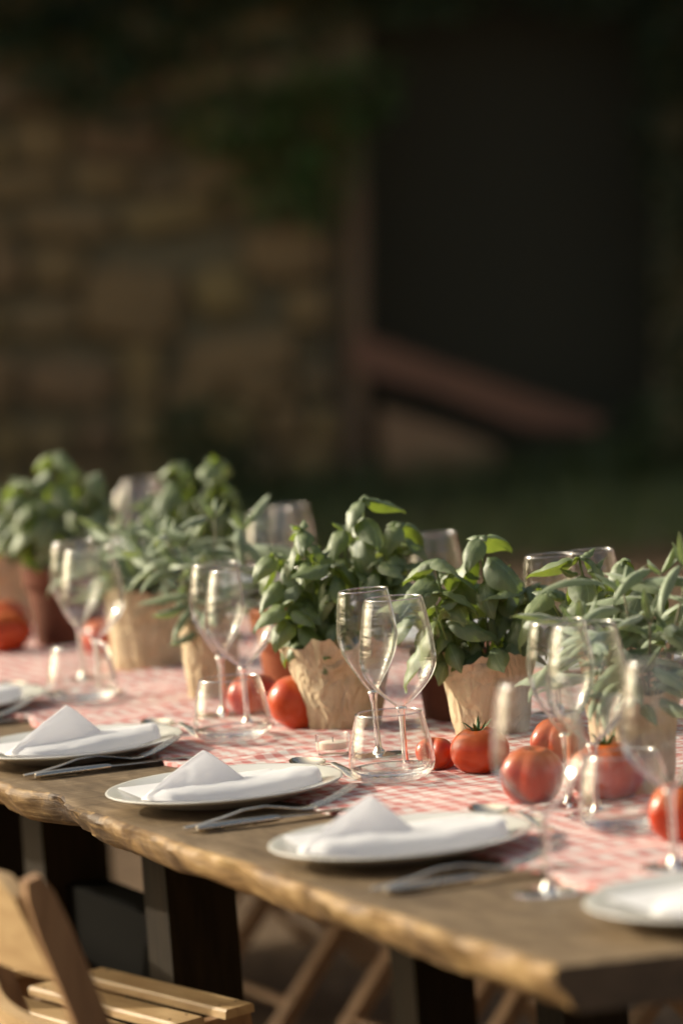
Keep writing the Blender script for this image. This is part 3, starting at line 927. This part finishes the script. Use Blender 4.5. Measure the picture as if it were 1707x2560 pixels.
def make_tumbler():
    root = empty('tumbler')
    o = [(.0390, .0030), (.0450, .0065), (.0488, .0125), (.0503, .0200), (.0495, .0320), (.0466, .0480), (.0428, .0640), (.0390, .0775)]
    i = [(r - .0013, z) for r, z in o[2:]]
    b = MB(); b.lathe(o + [(.0386, .0785), (.0380, .0782)] + list(reversed(i)), 56)
    bw = b.build('wall', MAT['thin'], root, angle=0)
    rm = MB()
    rm.lathe([(.0384 + .0009 * math.cos(2 * PI * q / 8), .0787 + .0009 * math.sin(2 * PI * q / 8)) for q in range(9)], 56)
    rm.build('rim', MAT['rim'], bw, angle=0)
    g = MB(); g.lathe([(.0003, .0004), (.032, .0004), (.0385, .0022), (.0440, .0062), (.0470, .0115), (.0455, .0160), (.038, .0125), (.022, .0104), (.0003, .0098)], 48)
    g.build('base', MAT['glass_base'], root, angle=0)
    return root
TB = make_tumbler()
GN = 'glasses on the live edge side'
gpl = ['between the nearest tomatoes', 'in sharp focus at the middle of the picture', 'in front of the terracotta pot', 'far left, in front of the sage pot']
wine(0, 0.888, 0.416, 'slim wine glass standing before the two blurred tomatoes right of centre', GN)
wine(1, 0.800, 0.408, 'wide wine glass with its stem in front of the right hand sage pot', GN)
wine(0, 1.462, 0.421, 'slim wine glass in sharp focus, the left of the middle pair', GN, lean=(0, -1.5))
wine(1, 1.300, 0.390, 'wide wine glass in sharp focus, the right of the middle pair', GN)
wine(0, 2.030, 0.425, 'slim wine glass, left of the pair before the terracotta pot', GN, lean=(0, 1))
wine(1, 1.894, 0.409, 'wide wine glass, right of the pair before the terracotta pot', GN)
wine(0, 2.640, 0.427, 'slim wine glass, left of the blurred pair at far left', GN)
wine(1, 2.443, 0.387, 'wide wine glass, right of the blurred pair at far left', GN)
wine(1, 0.362, 0.157, 'wide wine glass standing on bare wood beside the cloth edge, very blurred', GN, z=TOP + .001)
wine(1, 0.420, 0.318, 'wide wine glass cut by the right edge of the picture', GN)
for s, t, l in ((0.690, 0.392, 'low tumbler behind the nearest wine glasses at lower right'), (1.248, 0.353, 'low tumbler in front of the middle pair of wine glasses'),
                (1.773, 0.346, 'low tumbler in front of the pair by the terracotta pot'), (2.370, 0.339, 'low tumbler in front of the far left pair of wine glasses')):
    put(TB, TC(s, t, CLOTH - .001), 0, l, 'tumbler', 'tumblers on the live edge side')
GF = 'glasses on the far side'
for k, (kd, s, t, l) in enumerate(((0, 1.645, 0.742, 'wine glass behind the sharp basil, left of the far right pair'), (0, 1.640, 0.798, 'wine glass behind the sharp basil, right of the far right pair'),
        (0, 2.129, 0.785, 'wine glass rising behind the gap between the two middle basil plants'),
        (1, 2.80, 0.795, 'wide wine glass behind the terracotta pot on the far side'), (0, 2.90, 0.86, 'slim wine glass beside the wide one behind the terracotta pot'),
        (1, 3.55, 0.83, 'wide blurred wine glass behind the sage at left'), (0, 3.82, 0.93, 'slim blurred wine glass behind the sage at left, the tallest in view'))):
    wine(kd, s, t, l, GF)

def votive():
    root = empty('tealight_holder', TC(1.53, 0.388, CLOTH - .002), A0, 'small clear glass tealight holder on the cloth left of the middle tumbler', 'candle holder')
    g = MB(); g.lathe([(.0003, .0003), (.0185, .0003), (.0200, .0015), (.0208, .012), (.0212, .0255), (.0200, .0262), (.0192, .0252), (.0188, .0075), (.0003, .0065)], 40)
    g.build('glass_cup', MAT['thin'], root, angle=50)
    w = MB(); w.lathe([(.0003, .0072), (.0175, .0072), (.0180, .008), (.0180, .0155), (.0172, .016), (.0003, .0155)], 32)
    w.build('candle', MAT['wax'], root, angle=50)
    k = MB(); k.tube([(0, 0, .0152), (.0003, 0, .0215)], .0006, 6)
    k.build('wick', MAT['bark'], root)
votive()

# ------------------------------------------------------------------ tomatoes
def tomato(s, t, r, label, lob=0.035, nl=6, sq=0.80, cal=True, rz=0.0, tilt=(0, 0), seed=0, elong=1.0, z=None):
    mb = MB(); n, mrow = 48, 26; rr = []
    for i in range(mrow + 1):
        ph = PI * i / mrow
        ring = []
        for j in range(n):
            a = 2 * PI * j / n
            x = math.sin(ph) ** 0.88 if 0 < i < mrow else 0.0015
            lobe = 1 + lob * (abs(math.cos(nl * a / 2 + seed)) ** 0.7 - 0.55) * (0.55 + 0.45 * math.sin(ph)) + 0.035 * nz(math.cos(a) * 1.2, math.sin(a) * 1.2 + seed, ph * .6)
            zz = sq * math.cos(ph) + (-0.20 * math.exp(-(x / 0.22) ** 2) if ph < PI / 2 else 0.06 * math.exp(-(x / 0.25) ** 2))
            ring.append((r * x * math.cos(a) * lobe * elong, r * x * math.sin(a) * lobe, r * zz))
        rr.append(ring)
    mb.rings(rr)
    zmin = min(v[2] for v in mb.v)
    root = mb.build('tomato', MAT['tomato'], None, angle=0, loc=TC(s, t, (CLOTH if z is None else z) - 0.004 - zmin), rz=rz)
    root.rotation_euler = (R(tilt[0]), R(tilt[1]), rz)
    tag(root, label, 'tomato', 'tomatoes on the cloth')
    if cal:
        c = MB(); rng = random.Random(seed * 13 + 5)
        top = r * (sq - 0.20) + .0008
        for k in range(6):
            a = 2 * PI * k / 6 + rng.uniform(-.25, .25); L = r * rng.uniform(.42, .62); w = r * .085
            d = Vector((math.cos(a), math.sin(a), 0)); sd = Vector((-d.y, d.x, 0))
            pts = []
            for q in range(5):
                u = q / 4; zq = top + r * (0.02 + 0.24 * u + 0.26 * u * u * rng.uniform(.2, 1.2))
                ww = w * (1 - u) ** .7 * (1 + .6 * u)
                p = d * (L * u)
                pts.append([(p + sd * ww) + Vector((0, 0, zq)), p + Vector((0, 0, zq - ww * .3)), (p - sd * ww) + Vector((0, 0, zq))])
            vs = [x for row in pts for x in row]
            c.add(vs, [(i * 3 + j, i * 3 + j + 1, i * 3 + j + 4, i * 3 + j + 3) for i in range(4) for j in range(2)])
        c.tube([(0, 0, top - .002), (.001, .001, top + r * .18), (.003, .002, top + r * .36)], [r * .07, r * .055, r * .06], 7)
        c.build('calyx', MAT['calyx'], root, angle=0)
    return root
tomato(1.235, 0.458, 0.0345, 'round red tomato with green calyx before the sharp basil pot', 0.07, 5, .80, True, .4, (4, -3), 1)
tomato(1.305, 0.432, 0.0225, 'small ribbed tomato tucked left of the round one with calyx', 0.42, 4, .86, False, 1.5, (10, 22), 2, 1.05)
tomato(0.945, 0.398, 0.0335, 'glossy upright tomato left of the blurred slim wine glass', 0.16, 4, 1.0, False, .2, (8, 5), 3)
tomato(0.905, 0.470, 0.040, 'big tomato with calyx behind the stems of the blurred glasses', 0.14, 6, .84, True, 1.1, (0, 0), 4)
tomato(1.235, 0.560, 0.0335, 'orange red tomato half hidden behind the blurred slim glass, right of the basil pot', 0.20, 5, .80, False, .5, (10, 0), 5)
tomato(0.575, 0.405, 0.036, 'tomato with calyx cut by the right edge of the picture', 0.18, 6, .90, True, .3, (8, -10), 6)
tomato(1.815, 0.452, 0.0385, 'large smooth tomato leaning on the middle paper wrapped pot', 0.16, 3, .90, False, .5, (10, 34), 7, 1.10)
tomato(2.010, 0.462, 0.034, 'tomato half hidden behind the tumbler by the terracotta pot', 0.10, 5, .85, False, 1.6, (0, 12), 8)
tomato(2.94, 0.560, 0.036, 'dark red tomato between the blurred far left glasses and the sage pot', 0.08, 5, .85, False, .3, (0, 0), 9)
tomato(3.17, 0.470, 0.043, 'big red tomato at the left edge of the picture', 0.12, 5, .78, False, .9, (0, 0), 10, 1.1)
tomato(3.42, 0.545, 0.038, 'second red tomato behind the big one at the left edge', 0.10, 5, .8, False, 1.9, (0, 0), 11)
tomato(1.52, 0.800, 0.034, 'tomato seen through the leaves behind the sharp basil', 0.08, 5, .85, False, 1.9, (0, 0), 12)

# ------------------------------------------------------------------ herbs in pots
def leaf_mesh(name, mat, L, W, droop, cup, vein, shape, seed):
    nu, nv = 10, 6
    mb = MB(); rows = []
    x = z = 0.0; ang = 0.0
    for i in range(nu + 1):
        u = i / nu
        if i:
            ang = -droop * (u ** 1.15)
            x += math.cos(ang) / nu; z += math.sin(ang) / nu
        if shape == 'basil': w = (math.sin(PI * (0.03 + 0.97 * u) ** 0.74)) ** 0.86 * (1 - .10 * u)
        else: w = (math.sin(PI * (0.04 + 0.96 * u) ** 0.92)) ** 0.75
        if i == nu: w = 0.015
        if i == 0: w = 0.05
        w = max(w, .015) * W / 2
        for j in range(nv + 1):
            v = -1 + 2 * j / nv
            off = cup * W * (-(v * v)) * .5 * math.sin(PI * min(1, u + .08))
            off += vein * W * (-0.13 * math.exp(-(v / .22) ** 2)) * (1 - u * .6)
            off += vein * W * 0.07 * math.sin(u * 20 - abs(v) * 4.5) * (abs(v) * (1 - abs(v)) * 4) * (1 - u * .5)
            off += W * 0.05 * nz(u * 3 + seed * 5, v * 1.6, seed)
            nx, nzv = -math.sin(ang), math.cos(ang)
            twist = 0.16 * nz(u * 1.2, seed * 3.0) * v
            rows.append((L * x + nx * off * L, v * w * L * (1 - abs(cup) * .12 * abs(v)), L * z + nzv * off * L + twist * w * L))
    w_ = nv + 1
    mb.add(rows, [(i * w_ + j, (i + 1) * w_ + j, (i + 1) * w_ + j + 1, i * w_ + j + 1) for i in range(nu) for j in range(nv)])
    return mb.mesh(name, mat, True, 0)
BL = [leaf_mesh('leaf', MAT['basil'], 1, w, d, c, v, 'basil', i + 1) for i, (w, d, c, v) in enumerate(
    ((.62, .6, .6, .7), (.66, 1.0, .7, .8), (.60, 1.5, .6, .7), (.66, .35, .8, .9), (.60, 1.2, .9, .6), (.64, 1.8, .7, .7)))]
SL = [leaf_mesh('leaf', MAT['sage'], 1, w, d, c, v, 'sage', i + 11) for i, (w, d, c, v) in enumerate(
    ((.25, .5, .9, .5), (.29, .9, .8, .5), (.22, 1.3, .9, .5), (.27, .2, 1.1, .5), (.24, 1.7, .9, .4)))]

def orient(d, roll=0.0, up=Vector((0, 0, 1))):
    d = d.normalized()
    y = up.cross(d)
    if y.length < .05: y = Vector((0, 1, 0)).cross(d)
    y.normalize(); z = d.cross(y)
    M = Matrix((d, y, z)).transposed()
    return (M @ Matrix.Rotation(roll, 3, 'X')).to_4x4()

def put_leaf(root, me, p, d, L, roll=0.0):
    o = link('leaf', me, root)
    o.matrix_local = Matrix.Translation(p) @ orient(d, roll) @ Matrix.Scale(L, 4)
    return o

def paper_pot(root, r0, r1, h, seed, flare=0.0, tall_back=0.0):
    """paper wrap: a creased sleeve with an uneven turned rim"""
    mb = MB(); n = 84
    S = seed * 3.7
    prof = []
    rowsN = 16
    def wob(a, r, z, i):
        u = z / h
        c = math.cos(a); s_ = math.sin(a)
        cr = 0.035 * nz(c * 2.2 + S, s_ * 2.2, u * 2.0 + S) - 0.055 * (1 - abs(nz(c * 3 + u * 1.8 + S, s_ * 3, u * 2.2))) ** 6 + 0.035 * abs(nz(c * 6 + u * 2.5, s_ * 6 + S, u * 3)) + 0.010 * nz(c * 13, s_ * 13, u * 9 + S)
        cr += 0.018 * (1 if abs(u - .34) < .022 else 0) * (0.5 + nz(c * 2, s_ * 2, S + 5))
        rr = r * (1 + cr) + flare * max(0, u - .55) ** 1.6 * (0.6 + 0.8 * nz(c * 1.6 + S, s_ * 1.6, 3))
        zz = z
        if u > .8:
            k = (u - .8) / .2
            zz += k * h * (0.16 * nz(c * 2.4 + S, s_ * 2.4, 9) + 0.05 * nz(c * 7 + S, s_ * 7, 4) + 0.03)
            rr += k * r * (0.10 * nz(c * 3 + S, s_ * 3, 17))
        return rr, zz
    outer = [(r0 + (r1 - r0) * (i / rowsN) ** 0.9, h * i / rowsN) for i in range(rowsN + 1)]
    outer = [(r0 * .9, 0.0)] + outer
    inner = [(outer[-1][0] - .0012, h * 0.999)] + [(r0 + (r1 - r0) * q ** .9 - .0025, h * q) for q in (.93, .84, .74)]
    mb.lathe(outer + inner, n, cap=(True, False), wob=wob)
    mb.build('paper_wrap', MAT['paper'], root, angle=24)
    so = MB(); so.lathe([(.0005, h * .80), (r1 * .5, h * .805), (r0 + (r1 - r0) * .78 - .003, h * .79)], 32, wob=lambda a, r, z, i: (r, z + .003 * nz(math.cos(a) * 3 * r * 40, math.sin(a) * 3 * r * 40)))
    so.build('soil', MAT['soil'], root, angle=0)
    return h * .8

def clay_pot(root, r0, r1, h, seed, mat='terracotta'):
    mb = MB()
    mb.lathe([(.001, 0), (r0, 0), (r0 + .001, .002), (r0 + (r1 - .007 - r0) * .97, h * .74), (r1 - .001, h * .745), (r1, h * .76), (r1 + .001, h * .985), (r1 - .001, h), (r1 - .008, h), (r1 - .009, h * .985), (r1 - .011, h * .8)], 56)
    mb.build('pot', MAT[mat], root, angle=35)
    so = MB(); so.lathe([(.0005, h * .86), (r1 * .5, h * .865), (r1 - .0103, h * .85)], 30)
    so.build('soil', MAT['soil'], root, angle=0)
    return h * .86

def basil(root, z0, stems, seed, Lmax=0.058, rpot=0.04, nodes=5, low=10, lean=1.0):
    rng = random.Random(seed)
    for k, (dx, dy, dz) in enumerate(stems):
        a = math.atan2(dy, dx) + rng.uniform(-.4, .4)
        rb = min(rpot * .75, math.hypot(dx, dy) * .5)
        b = Vector((rb * math.cos(a), rb * math.sin(a), z0 - .004))
        tip = Vector((dx, dy, dz - 0.012))
        mid = (b + tip) / 2 + Vector((dx * .12, dy * .12, (dz - z0) * .10))
        def path(u): return b * (1 - u) ** 2 + mid * (2 * u * (1 - u)) + tip * u ** 2
        sb = MB(); sb.tube([path(q / 9) for q in range(10)], [.0022 - .0010 * q / 9 for q in range(10)], 7)
        sb.build('stem', MAT['stem'], root, angle=0)
        az = rng.uniform(0, PI)
        for q in range(nodes):
            u = 0.36 + 0.62 * (q / (nodes - 1)) ** 0.8
            p = path(u); az += PI / 2 + rng.uniform(-.3, .3)
            L = Lmax * (0.72, 0.95, 1.05, 0.95, 0.62, .5)[min(q, 5)] * rng.uniform(.8, 1.15)
            if q == nodes - 1: L = Lmax * rng.uniform(.75, 1.0)
            for sgn in (0, PI):
                if rng.random() < .06: continue
                aa = az + sgn + rng.uniform(-.25, .25)
                pit = rng.uniform(-.8, .0) if q < nodes - 1 else rng.uniform(-.30, .15)
                d = Vector((math.cos(aa) * math.cos(pit), math.sin(aa) * math.cos(pit), math.sin(pit)))
                pe = p + Vector((math.cos(aa), math.sin(aa), .35)) * (L * .10)
                put_leaf(root, BL[rng.choice((1, 2, 4, 5) if q < nodes - 1 else (0, 1, 2, 5))], pe, d, L, rng.uniform(-.4, .4))
            if q in (1, 2) and rng.random() < .7:       # axillary shoot
                for z in range(2):
                    aa = az + PI / 2 + z * PI + rng.uniform(-.4, .4); pit = rng.uniform(.1, .8)
                    d = Vector((math.cos(aa) * math.cos(pit), math.sin(aa) * math.cos(pit), math.sin(pit)))
                    put_leaf(root, BL[rng.choice((0, 3))], p + d * .006, d, Lmax * rng.uniform(.35, .5), rng.uniform(-.4, .4))
        for z in range(4):                              # the tip rosette
            aa = az + z * 2 * PI / 5 + rng.uniform(-.3, .3); pit = rng.uniform(-.25, .75)
            d = Vector((math.cos(aa) * math.cos(pit), math.sin(aa) * math.cos(pit), math.sin(pit)))
            put_leaf(root, BL[rng.choice((1, 2, 5, 3))], tip, d, Lmax * rng.uniform(.22, .40), rng.uniform(-.4, .4))
    for k in range(low):                                # low leaves over the rim
        a = rng.uniform(0, 2 * PI); r = rng.uniform(.2, .95) * rpot
        p = Vector((r * math.cos(a), r * math.sin(a), z0 + rng.uniform(.012, .05)))
        pit = rng.uniform(-.5, .4)
        d = Vector((math.cos(a) * math.cos(pit), math.sin(a) * math.cos(pit), math.sin(pit)))
        put_leaf(root, BL[rng.randrange(6)], p, d, Lmax * rng.uniform(.45, .85), rng.uniform(-.6, .6))

def sage(root, z0, stems, seed, Lmax=0.062, rpot=0.04, nodes=6, low=8):
    rng = random.Random(seed)
    for k, (dx, dy, dz) in enumerate(stems):
        a = math.atan2(dy, dx) + rng.uniform(-.5, .5)
        rb = min(rpot * .7, math.hypot(dx, dy) * .45)
        b = Vector((rb * math.cos(a), rb * math.sin(a), z0 - .004))
        tip = Vector((dx, dy, dz - .02))
        mid = (b + tip) / 2 + Vector((rng.uniform(-.012, .012), rng.uniform(-.012, .012), 0.0)) + Vector((-dx * .15, -dy * .15, (dz - z0) * .08))
        def path(u): return b * (1 - u) ** 2 + mid * (2 * u * (1 - u)) + tip * u ** 2
        sb = MB(); sb.tube([path(q / 9) for q in range(10)], [.0020 - .0009 * q / 9 for q in range(10)], 7)
        sb.build('stem', MAT['sstem'], root, angle=0)
        az = rng.uniform(0, PI)
        for q in range(nodes):
            u = 0.30 + 0.68 * q / (nodes - 1)
            p = path(u); az += PI / 2 + rng.uniform(-.35, .35)
            L = Lmax * (0.85, 1.1, 1.15, 1.0, .85, .6)[min(q, 5)] * rng.uniform(.75, 1.15)
            for sgn in (0, PI):
                if rng.random() < .08: continue
                aa = az + sgn + rng.uniform(-.3, .3)
                pit = rng.uniform(-.1, .65)
                d = Vector((math.cos(aa) * math.cos(pit), math.sin(aa) * math.cos(pit), math.sin(pit)))
                pe = p + Vector((math.cos(aa), math.sin(aa), .5)) * (L * .22)
                pm = MB(); pm.tube([p, p + (pe - p) * .5 + Vector((0, 0, -.001)), pe + d * (L * .04)], .0009, 5)
                put_leaf(root, SL[rng.randrange(5)], pe, d, L, rng.uniform(-.5, .5))
                pm.build('leaf_stalk', MAT['sage'], root, angle=0)
        for z in range(4):
            aa = az + z * PI / 2 + rng.uniform(-.3, .3); pit = rng.uniform(.6, 1.3)
            d = Vector((math.cos(aa) * math.cos(pit), math.sin(aa) * math.cos(pit), math.sin(pit)))
            put_leaf(root, SL[rng.choice((0, 3))], tip, d, Lmax * rng.uniform(.35, .6), rng.uniform(-.4, .4))
    for k in range(low):
        a = rng.uniform(0, 2 * PI); r = rng.uniform(.3, 1.0) * rpot
        p = Vector((r * math.cos(a), r * math.sin(a), z0 + rng.uniform(.01, .05)))
        pit = rng.uniform(-.2, .7)
        d = Vector((math.cos(a) * math.cos(pit), math.sin(a) * math.cos(pit), math.sin(pit)))
        put_leaf(root, SL[rng.randrange(5)], p, d, Lmax * rng.uniform(.6, 1.0), rng.uniform(-.6, .6))

PG = 'potted herbs down the middle of the table'
def herb(name, s, t, label, cat='potted plant'):
    return empty(name, TC(s, t, CLOTH - .003), 0, label, cat, PG)

# the sharp basil
r = herb('potted_basil', 1.556, 0.611, 'sharp basil in a cream paper wrapped pot behind the round tomato')
z = paper_pot(r, .045, .060, .098, 1, .01)
basil(r, z, [(-.057, -.020, .236), (.004, .005, .258), (-.064, -.045, .196), (.058, -.012, .192), (-.040, .035, .205), (.030, .045, .205), (-.080, -.01, .165)], 21, .076, .05, 4, 12)
# the wide basil left of it
r = herb('potted_basil', 1.778, 0.500, 'bushy basil in a crumpled paper wrapped pot behind the middle glasses')
z = paper_pot(r, .046, .068, .112, 2, .05)
basil(r, z, [(-.036, -.01, .272), (.046, .0, .304), (.090, .02, .268), (-.002, -.035, .225), (.060, -.03, .225), (-.072, .01, .240), (.02, .05, .265), (-.03, .05, .235), (.092, -.01, .215), (-.064, -.03, .18), (.075, .04, .24)], 22, .066, .055, 5, 20)
# basil behind on the right
r = herb('potted_basil', 1.415, 0.735, 'basil in a paper wrapped pot half hidden behind the sharp one')
z = paper_pot(r, .045, .058, .10, 3, .01)
basil(r, z, [(-.05, -.02, .232), (.005, .01, .222), (-.03, .03, .20), (-.09, .0, .19), (.03, -.03, .19)], 23, .070, .05, 4, 8)
# right hand sage
r = herb('potted_sage', 0.950, 0.525, 'grey green sage in a paper wrapped pot at the right of the picture')
z = paper_pot(r, .042, .052, .106, 4, .01)
sage(r, z, [(.000, .0, .245), (.045, .02, .258), (.075, .0, .262), (-.048, -.01, .205), (.025, -.03, .212), (-.015, .03, .18), (.055, .0, .185), (-.03, -.03, .17), (.085, .03, .215), (.01, -.045, .155)], 24, .082, .045, 4, 8)
# middle left: sage in paper beside the terracotta pot
r = herb('potted_sage', 2.275, 0.498, 'sage in a paper wrapped pot left of the terracotta pot')
z = paper_pot(r, .034, .042, .105, 5, .0)
sage(r, z, [(-.050, .0, .245), (.02, .0, .265), (.06, .02, .245), (-.08, .01, .22), (.0, -.03, .20), (-.03, .03, .23)], 25, .08, .036, 4, 6)
r = herb('terracotta_pot', 2.150, 0.575, 'plain terracotta flower pot with a rim behind the left pair of glasses', 'flower pot')
clay_pot(r, .040, .056, .125, 1)
r = herb('terracotta_pot', 1.735, 0.640, 'shade-darkened terracotta pot between the two middle basil plants', 'flower pot')
z = clay_pot(r, .042, .056, .092, 2, 'shaded_clay')
# left sage and the basil behind it
r = herb('potted_sage', 2.722, 0.561, 'sage in a smooth paper wrapped pot behind the far left glasses')
z = paper_pot(r, .056, .064, .118, 6, .0)
sage(r, z, [(-.040, .0, .225), (-.006, -.02, .198), (.036, -.03, .182), (.066, -.01, .165), (-.065, -.02, .175), (.02, .03, .222), (.05, .03, .20), (-.02, .04, .21), (-.01, -.05, .16)], 26, .08, .055, 5, 12)
r = herb('potted_basil', 3.03, 0.73, 'tall blurred basil behind the left hand sage')
z = paper_pot(r, .046, .058, .105, 7, .0)
basil(r, z, [(.00, .0, .290), (.065, .0, .288), (-.045, .0, .225), (.03, -.03, .235), (.075, .02, .20), (-.03, .03, .24)], 27, .072, .05, 4, 10)
r = herb('potted_basil', 3.195, 0.587, 'blurred basil in a shade-darkened terracotta pot at far left')
z = clay_pot(r, .054, .070, .125, 3, 'shaded_clay')
basil(r, z, [(.0, .0, .315), (-.06, .0, .275), (.055, .02, .275), (-.03, -.04, .24), (.03, .04, .28), (-.09, .02, .24), (.065, -.03, .22)], 28, .074, .05, 5, 14)
r = herb('potted_basil', 3.605, 0.603, 'blurred basil in a paper wrapped pot cut by the left edge')
z = paper_pot(r, .052, .068, .115, 8, .02)
basil(r, z, [(.047, .0, .25), (.0, .0, .225), (.075, .02, .22), (-.05, .0, .25), (.02, -.04, .20), (.0, .05, .24)], 29, .074, .055, 4, 10)

# ------------------------------------------------------------------ folding chairs
def make_chair():
    root = empty('folding_chair')
    HW = 0.205
    def PX(z):          # long post: raked below the seat, steeper above it
        k = min(1, max(0, (z - .36) / .14)); k = k * k * (3 - 2 * k)
        return (1 - k) * (.17 - .74 * z) + k * (-.15 - .325 * (z - .43))
    # seat: five slats with rounded edges
    for k in range(5):
        x = 0.168 - k * 0.072; w = 0.042
        z = 0.421 + (x - 0.165) * 0.08
        m = MB(); L = 0.40
        sec = [(-w / 2, -.004), (w / 2, -.004), (w / 2, .005), (w / 2 - .003, .008), (-w / 2 + .003, .008), (-w / 2, .005)]
        m.rings([[(x + a, y, z + b + a * .08) for a, b in sec] for y in (-L / 2, L / 2)])
        sl = m.build('seat_slat', MAT['beech'], root, smooth=False)
        for sy in (-1, 1):
            n = MB()
            for q in (-.012, .012): n.lathe([(.0018, 0), (.0018, .0005), (.0002, .0006)], 8, c=(x + q, sy * (L / 2 - .03), z + .0082 + q * .08), cap=(False, True))
            n.build('screw_heads', MAT['black_wood'], sl, smooth=False)
    for sy in (-1, 1):
        m = MB(); m.bar((.195, sy * (HW - .035), .402), (-.15, sy * (HW - .035), .374), .022, .034)
        m.build('seat_rail', MAT['chair_brown'], root, smooth=False)
        # long post: front foot up to the back
        m = MB(); rr = []
        for u in (0, .25, .45, .54, .62, .75, .93, .975, 1.0):
            p = Vector((PX(u * .80), 0, u * .80))
            ww = .0165 if u < .94 else (.014 if u < .99 else .008)
            d = Vector((PX(u * .80 + .05) - PX(u * .80 - .05), 0, .10)).normalized(); sd = Vector((d.z, 0, -d.x))
            rr.append([p + sd * (ww * a) + Vector((0, sy * HW + .0115 * b, 0)) for a, b in ((-1, -1), (1, -1), (1, 1), (-1, 1))])
        m.rings(rr); m.build('back_post', MAT['chair_brown'], root, smooth=False)
        m = MB(); m.bar((-.245, sy * (HW - .024), 0), (.155, sy * (HW - .024), .39), .022, .034, up=(0, 1, 0))
        m.build('rear_leg', MAT['chair_brown'], root, smooth=False)
    # back rails, gently curved
    for z0, z1, nm in ((.695, .800, 'top_rail'), (.575, .635, 'back_rail')):
        m = MB(); rr = []
        for q in range(13):
            y = -HW + .010 + (2 * HW - .02) * q / 12
            bow = -.028 * (1 - (y / HW) ** 2)
            crn = 0.030 * (max(0, abs(y / HW) - .75) / .25) ** 2 if nm == 'top_rail' else 0
            def X(z): return PX(z) - .006 + bow
            rr.append([(X(z0) - .008, y, z0), (X(z0) + .008, y, z0), (X(z1) + .008, y, z1 - crn), (X(z1) - .008, y, z1 - crn)])
        m.rings(rr); m.build(nm, MAT['beech'], root, smooth=True, angle=40)
    for (x, z) in ((.075, .185), (-.13, .12)):
        m = MB(); m.tube([(x, -HW, z), (x, HW, z)], .009, 10); m.build('cross_bar', MAT['chair_brown'], root)
    return root
CH = make_chair()
def chair(s, t, rz, label, group):
    put(CH, T(s, t, 0), A0 + rz, label, 'chair', group)
chair(0.755, -0.02, R(-3), 'wooden folding chair whose back is cut by the lower left corner', 'chairs on the live edge side')
chair(1.83, 0.085, R(10), 'wooden folding chair with its slatted seat showing at lower left', 'chairs on the live edge side')
chair(2.37, 0.06, R(-4), 'wooden folding chair half hidden behind the black table legs at left', 'chairs on the live edge side')
def make_stool():
    root = empty('folding_stool')
    for k in range(6):
        x = 0.15 - k * 0.060
        m = MB(); m.box((x, 0, .440), (.048, .40, .016)); m.build('seat_slat', MAT['chair_brown'], root, smooth=False)
    for sy in (-1, 1):
        m = MB(); m.bar((.20, sy * .18, 0), (-.15, sy * .18, .43), .022, .036, up=(0, 1, 0)); m.build('leg', MAT['chair_brown'], root, smooth=False)
        m = MB(); m.bar((-.20, sy * .155, 0), (.15, sy * .155, .43), .022, .036, up=(0, 1, 0)); m.build('leg', MAT['chair_brown'], root, smooth=False)
    for x in (.15, -.15):
        m = MB(); m.tube([(x, -.19, .06), (x, .19, .06)], .009, 10); m.build('cross_bar', MAT['chair_brown'], root)
    return root
ST = make_stool()
fw = ['first', 'second', 'third', 'fourth', 'fifth', 'sixth']
for k, s in enumerate((1.98, 2.54, 3.10, 3.66, 4.22)):
    put(ST, T(s, 1.16 + .02 * (k % 3), 0), A0 + PI + R((k * 37) % 13 - 6), '%s folding stool from the near end on the far side, legs seen under the table' % fw[k], 'stool', 'stools on the far side')
